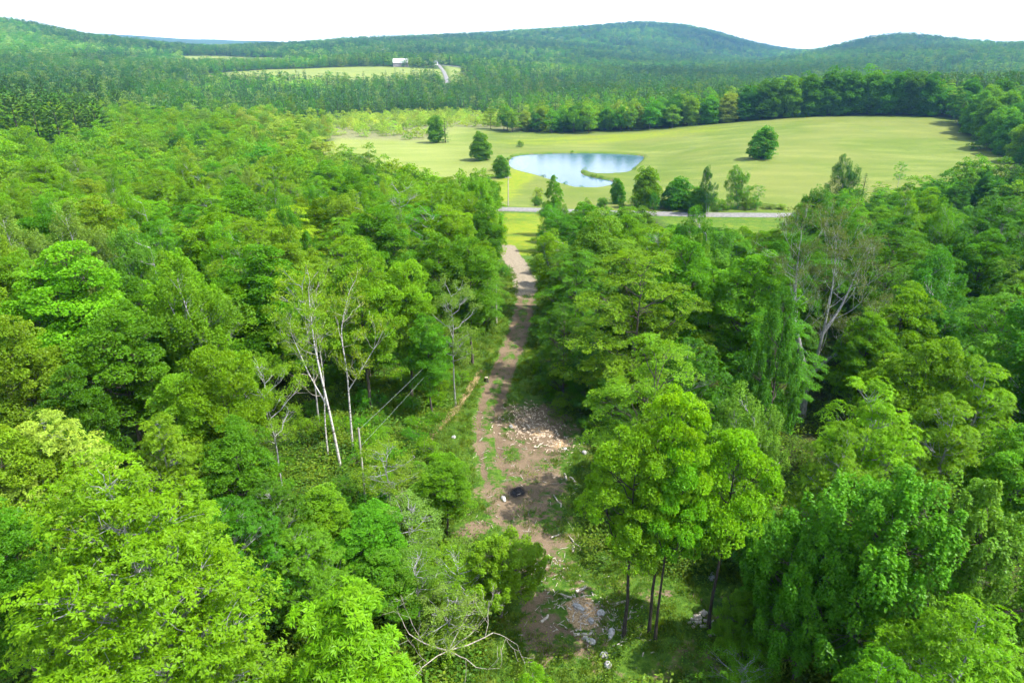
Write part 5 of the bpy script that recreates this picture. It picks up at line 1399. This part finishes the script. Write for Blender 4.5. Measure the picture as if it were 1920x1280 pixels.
# ------------------------------------------------------------------ timber litter in the clearing
M['wood_pale'] = simple_mat("wood_pale", (0.30, 0.22, 0.15), (0.62, 0.52, 0.40), 5, 0.85)
M['stone'] = simple_mat("stone", (0.22, 0.21, 0.20), (0.50, 0.48, 0.46), 2.5, 0.9, bump=0.4)
def box_mesh(name, n, rg, lmin, lmax, wmin, wmax, area, mat):
    V, F = [], []
    for k in range(n):
        L, w, h = rg.uniform(lmin, lmax), rg.uniform(wmin, wmax), rg.uniform(wmin * 0.5, wmax * 0.7)
        cx, cy = area(rg); a = rg.uniform(0, 6.28); tilt = rg.normal(0, 0.2)
        c = np.array([[sx * L / 2, sy * w / 2 * (1 if sx < 0 else 0.7), sz * h / 2] for sx in (-1, 1) for sy in (-1, 1) for sz in (-1, 1)])
        c[:, 2] += c[:, 0] * tilt
        Rm = np.array([[math.cos(a), -math.sin(a), 0], [math.sin(a), math.cos(a), 0], [0, 0, 1]])
        c = c @ Rm.T; c += np.array([cx, cy, gz(cx, cy) + h * 0.4])
        o = len(V) * 8; V.append(c)
        F += [[o + i for i in q] for q in ((0, 1, 3, 2), (4, 6, 7, 5), (0, 4, 5, 1), (2, 3, 7, 6), (0, 2, 6, 4), (1, 5, 7, 3))]
    return fast_mesh(name, np.concatenate(V), np.array(F), mat)
def near(pts, s):
    def f(rg):
        c = pts[rg.integers(len(pts))]; return c[0] + rg.normal(0, s), c[1] + rg.normal(0, s * 1.1)
    return f
rg = np.random.default_rng(44)
wc = new_obj("wood_chips", box_mesh("wood_chips", 420, rg, 0.10, 0.42, 0.04, 0.13, near(CHIPS[:2] + CHIPS[:4], 1.15), M['wood_pale'])); tag(wc, 'pale wood chips and splinters strewn over the bare soil', 'wood chips', kind='stuff')
wc = new_obj("bark_litter", box_mesh("bark_litter", 260, rg, 0.10, 0.50, 0.03, 0.08, near([STRAW[0], STRAW[0], CHIPS[4], (6.9, 35.2), (3.0, 40.0)], 0.9), M['dead_wood'])); tag(wc, 'splinters and bark scattered around the straw-coloured sawdust patch', 'wood chips', kind='stuff')
wc = new_obj("twig_litter", box_mesh("twig_litter", 240, rg, 0.25, 0.9, 0.02, 0.045, lambda r: (r.uniform(-4, 9), r.uniform(33, 66)), M['dead_wood'])); tag(wc, 'thin twigs littering the clearing floor', 'twigs', kind='stuff')

def log_mesh(seed, L, r):
    rg = np.random.default_rng(seed); tb = Tubes()
    p = np.stack([np.linspace(-L / 2, L / 2, 5), rg.normal(0, 0.03 * L, 5), rg.normal(0, 0.01, 5)], 1)
    tb.add(p, np.linspace(r, r * 0.75, 5), 8)
    V = np.concatenate(tb.v); F = np.concatenate(tb.f).tolist()
    F += [list(range(7, -1, -1)), list(range(32, 40))]
    me = bpy.data.meshes.new("log"); me.from_pydata(V.tolist(), [], F); me.materials.append(M['dead_wood']); me.materials.append(M['wood_pale'])
    for q in me.polygons: q.material_index = 1 if len(q.vertices) == 8 else 0
    return me
LOGM = [log_mesh(1, 1.1, 0.085), log_mesh(2, 0.8, 0.10), log_mesh(3, 1.5, 0.06)]
places = ['beside the straw-coloured sawdust', 'just above the sawdust patch', 'right of the burnt patch', 'below the burnt patch', 'on the bare soil in mid clearing', 'in the grass in mid clearing', 'left of the sawdust patch, upper', 'at the left rim of the sawdust', 'lying left of the sawdust patch', 'below the sawdust patch', 'among the wood chips, upper one', 'among the wood chips, lower one', 'between the chips and the burnt patch', 'at the right rim of the clearing', 'near the clump trunks', 'between the sawdust and the clump trunks']
for k, (x, y) in enumerate(LOGS):
    o = new_obj("log", LOGM[k % 3], None, (x, y, gz(x, y) + 0.06)); o.rotation_euler = (0, rng.normal(0, 0.08), rng.uniform(0, 3.14)); s = rng.uniform(0.7, 1.2); o.scale = (s, s, s)
    tag(o, 'short pale piece of cut log ' + places[k], 'log', 'cut pieces of log lying in the clearing')
k = 0
for row, cnt in ((0, 7), (1, 5), (2, 3)):
    for j in range(cnt):
        x = LOGPILE[0][0] + (j - cnt / 2) * 0.26 + rng.normal(0, 0.08); y = LOGPILE[0][1] + rng.normal(0, 0.25) + row * 0.25
        o = new_obj("split_log", LOGM[1], None, (x, y, gz(x, y) + 0.09 + row * 0.13)); o.rotation_euler = (0, rng.normal(0, 0.1), rng.uniform(-0.5, 0.5) + 0.5); o.scale = (0.62, 1.1, 1.1)
        tag(o, 'split piece of firewood in the small heap left of the leaning maple trunk', 'log', 'firewood heap in the clearing')
def rock_mesh(seed):
    import bmesh
    rg = np.random.default_rng(seed); bm = bmesh.new(); bmesh.ops.create_icosphere(bm, subdivisions=2, radius=0.5)
    ph = rg.uniform(0, 6, 3)
    for v in bm.verts:
        c = v.co; k = 1 + 0.22 * math.sin(3.1 * c.x * 2 + ph[0]) + 0.2 * math.sin(2.7 * c.y * 2 + ph[1]) + 0.1 * math.sin(6 * c.z + ph[2])
        v.co = (c.x * k * 1.25, c.y * k, max(-0.2, c.z * k * 0.7))
    me = bpy.data.meshes.new("rock"); bm.to_mesh(me); bm.free(); me.materials.append(M['stone']); return me
RM = [rock_mesh(k) for k in range(3)]
rp = ['on the sawdust patch, upper', 'at the right rim of the sawdust', 'dark one on the sawdust patch, lower', 'below the clump trunks, largest', 'at the right end of the wood chips', 'under the beech right of the chips', 'beside the burnt patch', 'in the grass below the sawdust', 'lowest in the grass below the sawdust', 'in the grass behind the leaning trunk', 'above the wood chips', 'at the left end of the wood chips', 'under the lower rim of the sawdust', 'in the ditch under the wires']
for k, (x, y) in enumerate(ROCKS):
    o = new_obj("rock", RM[k % 3], None, (x, y, gz(x, y) + 0.05)); s = rng.uniform(0.28, 0.55); o.scale = (s * 1.1, s, s); o.rotation_euler = (0, 0, rng.uniform(0, 6))
    tag(o, 'grey rock ' + rp[k], 'rock', 'rocks in the clearing')
# stump by the track
root = empty('tree_stump', (STUMP[0][0], STUMP[0][1], gz(*STUMP[0]))); tag(root, 'short dark stump with a pale cut top beside the track', 'stump')
tb = Tubes(); tb.add([(0, 0, -0.1), (0, 0, 0.15), (0, 0, 0.5)], [0.36, 0.26, 0.22], 10); new_obj("bark", tb.mesh("bark", M['bark_dark']), root)
tb = Tubes(); tb.add([(0, 0, 0.46), (0, 0, 0.505), (0, 0, 0.506)], [0.20, 0.20, 0.002], 10); new_obj("cut_top", tb.mesh("cut_top", M['wood_pale']), root)

# ------------------------------------------------------------------ poles and wires
M['pole_wood'] = simple_mat("pole_wood", (0.28, 0.25, 0.22), (0.48, 0.44, 0.39), 3, stretch=(4, 4, 0.4))
M['wire'] = simple_mat("wire", (0.30, 0.33, 0.30), (0.38, 0.41, 0.38), 3, 0.5)
M['ceramic'] = simple_mat("ceramic", (0.5, 0.5, 0.52), (0.6, 0.6, 0.62), 3, 0.3)
def utility_pole(x, y, H, label, arm=True, r=0.15):
    root = empty('utility_pole', (x, y, gz(x, y))); tag(root, label, 'pole')
    tb = Tubes(); tb.add([(0, 0, -0.5), (0, 0, H * 0.5), (0, 0, H)], [r, r * 0.85, r * 0.7], 10); new_obj("shaft", tb.mesh("shaft", M['pole_wood']), root)
    if arm:
        tb = Tubes(); tb.add([(-1.1, 0, H - 0.5), (0, -0.14, H - 0.5), (1.1, 0, H - 0.5)], [0.07] * 3, 6); new_obj("cross_arm", tb.mesh("cross_arm", M['pole_wood']), root)
        for sx in (-1.0, 1.0, 0.35):
            tb = Tubes(); tb.add([(sx, -0.02, H - 0.44), (sx, -0.02, H - 0.32), (sx, -0.02, H - 0.2)], [0.05, 0.06, 0.03], 6); new_obj("insulator", tb.mesh("insulator", M['ceramic']), root)
    return root
utility_pole(POLE[0][0], POLE[0][1], 10.0, 'slim pale utility pole beside the road at the end of the track', True, 0.2)
utility_pole(-12.0, 46.5, 7.8, 'wooden pole carrying the two low wires, hidden by the olive sapling', False, 0.10)
utility_pole(-2.3, 94.5, 6.2, 'wooden pole carrying the two low wires, in the trees at the track bend', False, 0.13)
def wire(a, b, sag, label):
    t = np.linspace(0, 1, 30); a = np.array(a); b = np.array(b)
    p = a + (b - a) * t[:, None]; p[:, 2] -= sag * 4 * t * (1 - t)
    tb = Tubes(); tb.add(p, np.full(30, 0.0065), 5)
    o = new_obj("overhead_wire", tb.mesh("overhead_wire", M['wire'])); tag(o, label, 'wire', 'pair of low overhead wires')
za = gz(-12.0, 46.5); zb_ = gz(-2.3, 94.5)
wire((-12.0, 46.5, za + 7.6), (-2.3, 94.5, zb_ + 5.2), 0.5, 'upper of the two thin overhead wires left of the track')
wire((-11.9, 46.5, za + 6.2), (-2.2, 94.5, zb_ + 5.9), 0.7, 'lower of the two thin overhead wires left of the track')

# ------------------------------------------------------------------ far buildings
M['roof_metal'] = simple_mat("roof_metal", (0.62, 0.62, 0.63), (0.74, 0.74, 0.75), 0.5, 0.5)
M['clapboard'] = simple_mat("clapboard", (0.62, 0.61, 0.60), (0.75, 0.74, 0.73), 0.4, 0.8)
M['barn_wood'] = simple_mat("barn_wood", (0.27, 0.22, 0.20), (0.40, 0.34, 0.31), 0.5, 0.9)
M['roof_dark'] = simple_mat("roof_dark", (0.14, 0.15, 0.19), (0.22, 0.23, 0.28), 0.8, 0.8)
M['glass'] = simple_mat("glass", (0.03, 0.035, 0.04), (0.05, 0.055, 0.06), 1, 0.15)
def quad_mesh(name, V, F, mat):
    me = bpy.data.meshes.new(name); me.from_pydata(V, [], F); me.materials.append(mat); return me
def box(name, c, s, mat, parent):
    x, y, z = c; a, b, d = (v / 2 for v in s)
    V = [(x + i * a, y + j * b, z + k * d) for i in (-1, 1) for j in (-1, 1) for k in (-1, 1)]
    return new_obj(name, quad_mesh(name, V, [(0, 1, 3, 2), (4, 6, 7, 5), (0, 4, 5, 1), (2, 3, 7, 6), (0, 2, 6, 4), (1, 5, 7, 3)], mat), parent)
def building(name, loc, rz, L, W, wall_h, roof_h, wall_m, roof_m, label, windows=4, door=None, chimney=False, cat='building'):
    root = empty(name, (loc[0], loc[1], gz(*loc)), rz); tag(root, label, cat)
    l, w = L / 2, W / 2
    V = [(-l, -w, -1), (l, -w, -1), (l, w, -1), (-l, w, -1), (-l, -w, wall_h), (l, -w, wall_h), (l, w, wall_h), (-l, w, wall_h), (-l, 0, wall_h + roof_h), (l, 0, wall_h + roof_h)]
    new_obj("wall", quad_mesh("wall", V, [(0, 1, 5, 4), (2, 3, 7, 6), (1, 2, 6, 9, 5), (3, 0, 4, 8, 7)], wall_m), root)
    e = 0.5; t = 0.22
    Vr, Fr = [], []
    for sgn in (-1, 1):
        o = len(Vr); sl = roof_h / w
        a = [(-l - e, sgn * (w + e), wall_h - e * sl + 0.05), (l + e, sgn * (w + e), wall_h - e * sl + 0.05), (l + e, 0, wall_h + roof_h + 0.05), (-l - e, 0, wall_h + roof_h + 0.05)]
        Vr += a + [(p[0], p[1], p[2] + t) for p in a]
        Fr += [(o, o + 1, o + 2, o + 3), (o + 4, o + 7, o + 6, o + 5), (o, o + 4, o + 5, o + 1), (o + 1, o + 5, o + 6, o + 2), (o + 3, o + 2, o + 6, o + 7), (o, o + 3, o + 7, o + 4)]
    rf = new_obj("roof", quad_mesh("roof", Vr, Fr, roof_m), root)
    if chimney: box("chimney", (l * 0.3, 0, wall_h + roof_h + 0.6), (0.9, 0.9, 2.0), M['barn_wood'], rf)
    for k in range(windows):
        xk = -l + (k + 0.5) * L / windows
        wd = box("window", (xk, -w - 0.04, wall_h * 0.55), (1.2, 0.12, 1.5), M['clapboard'], root)
        box("pane", (xk, -w - 0.12, wall_h * 0.55), (0.95, 0.05, 1.25), M['glass'], wd)
    if door: box("door", (door, -w - 0.05, 1.4), (3.4 if cat == 'barn' else 1.1, 0.14, 2.9 if cat == 'barn' else 2.1), M['barn_wood'] if cat != 'barn' else M['roof_dark'], root)
building('barn', BARN[0], 0.06, 25, 13, 6.5, 6.0, M['barn_wood'], M['roof_metal'], 'large barn with a pale metal roof beside the far field', 5, 4.0, cat='barn')
building('farmhouse', FARMHOUSE[0], 0.0, 22, 10, 5.5, 4.0, M['clapboard'], M['roof_metal'], 'distant pale farmhouse half hidden by trees above the barn', 4, 2.0, True, cat='house')
building('shed', SHEDS[0], 0.5, 10, 8, 4.0, 3.0, M['clapboard'], M['roof_dark'], 'small white house where the far road tops the rise', 3, 1.0, True, cat='house')
building('shed', SHEDS[1], -0.1, 9, 6, 3.5, 2.5, M['barn_wood'], M['roof_metal'], 'low shed between the barn and the far road', 2, cat='shed')
building('house', (264.0, 446.0), 0.5, 13, 9, 5.2, 4.0, M['clapboard'], M['roof_dark'], 'white house with a dark roof at the right end of the tree row', 4, 1.5, True, cat='house')

# ------------------------------------------------------------------ air
M_haze, nt, N, L = mat_new("haze")
ho = N.new("ShaderNodeOutputMaterial"); hv = N.new("ShaderNodeVolumePrincipled")
hv.inputs["Color"].default_value = (0.24, 0.54, 1.0, 1); hv.inputs["Density"].default_value = HAZE_DENSITY; hv.inputs["Anisotropy"].default_value = 0.25
L.new(hv.outputs[0], ho.inputs["Volume"])
HX = 9900.0; zlo = GROUND_MIN - 2.0; zhi = 330.0
V = [(sx * HX, sy * HX, zz) for sx in (-1, 1) for sy in (-1, 1) for zz in (zlo, zhi)]
haze = new_obj("haze", quad_mesh("haze", V, [(0, 1, 3, 2), (4, 6, 7, 5), (0, 4, 5, 1), (2, 3, 7, 6), (0, 2, 6, 4), (1, 5, 7, 3)], M_haze))
tag(haze, "thin pale blue summer haze over the valley", "haze", kind="stuff")
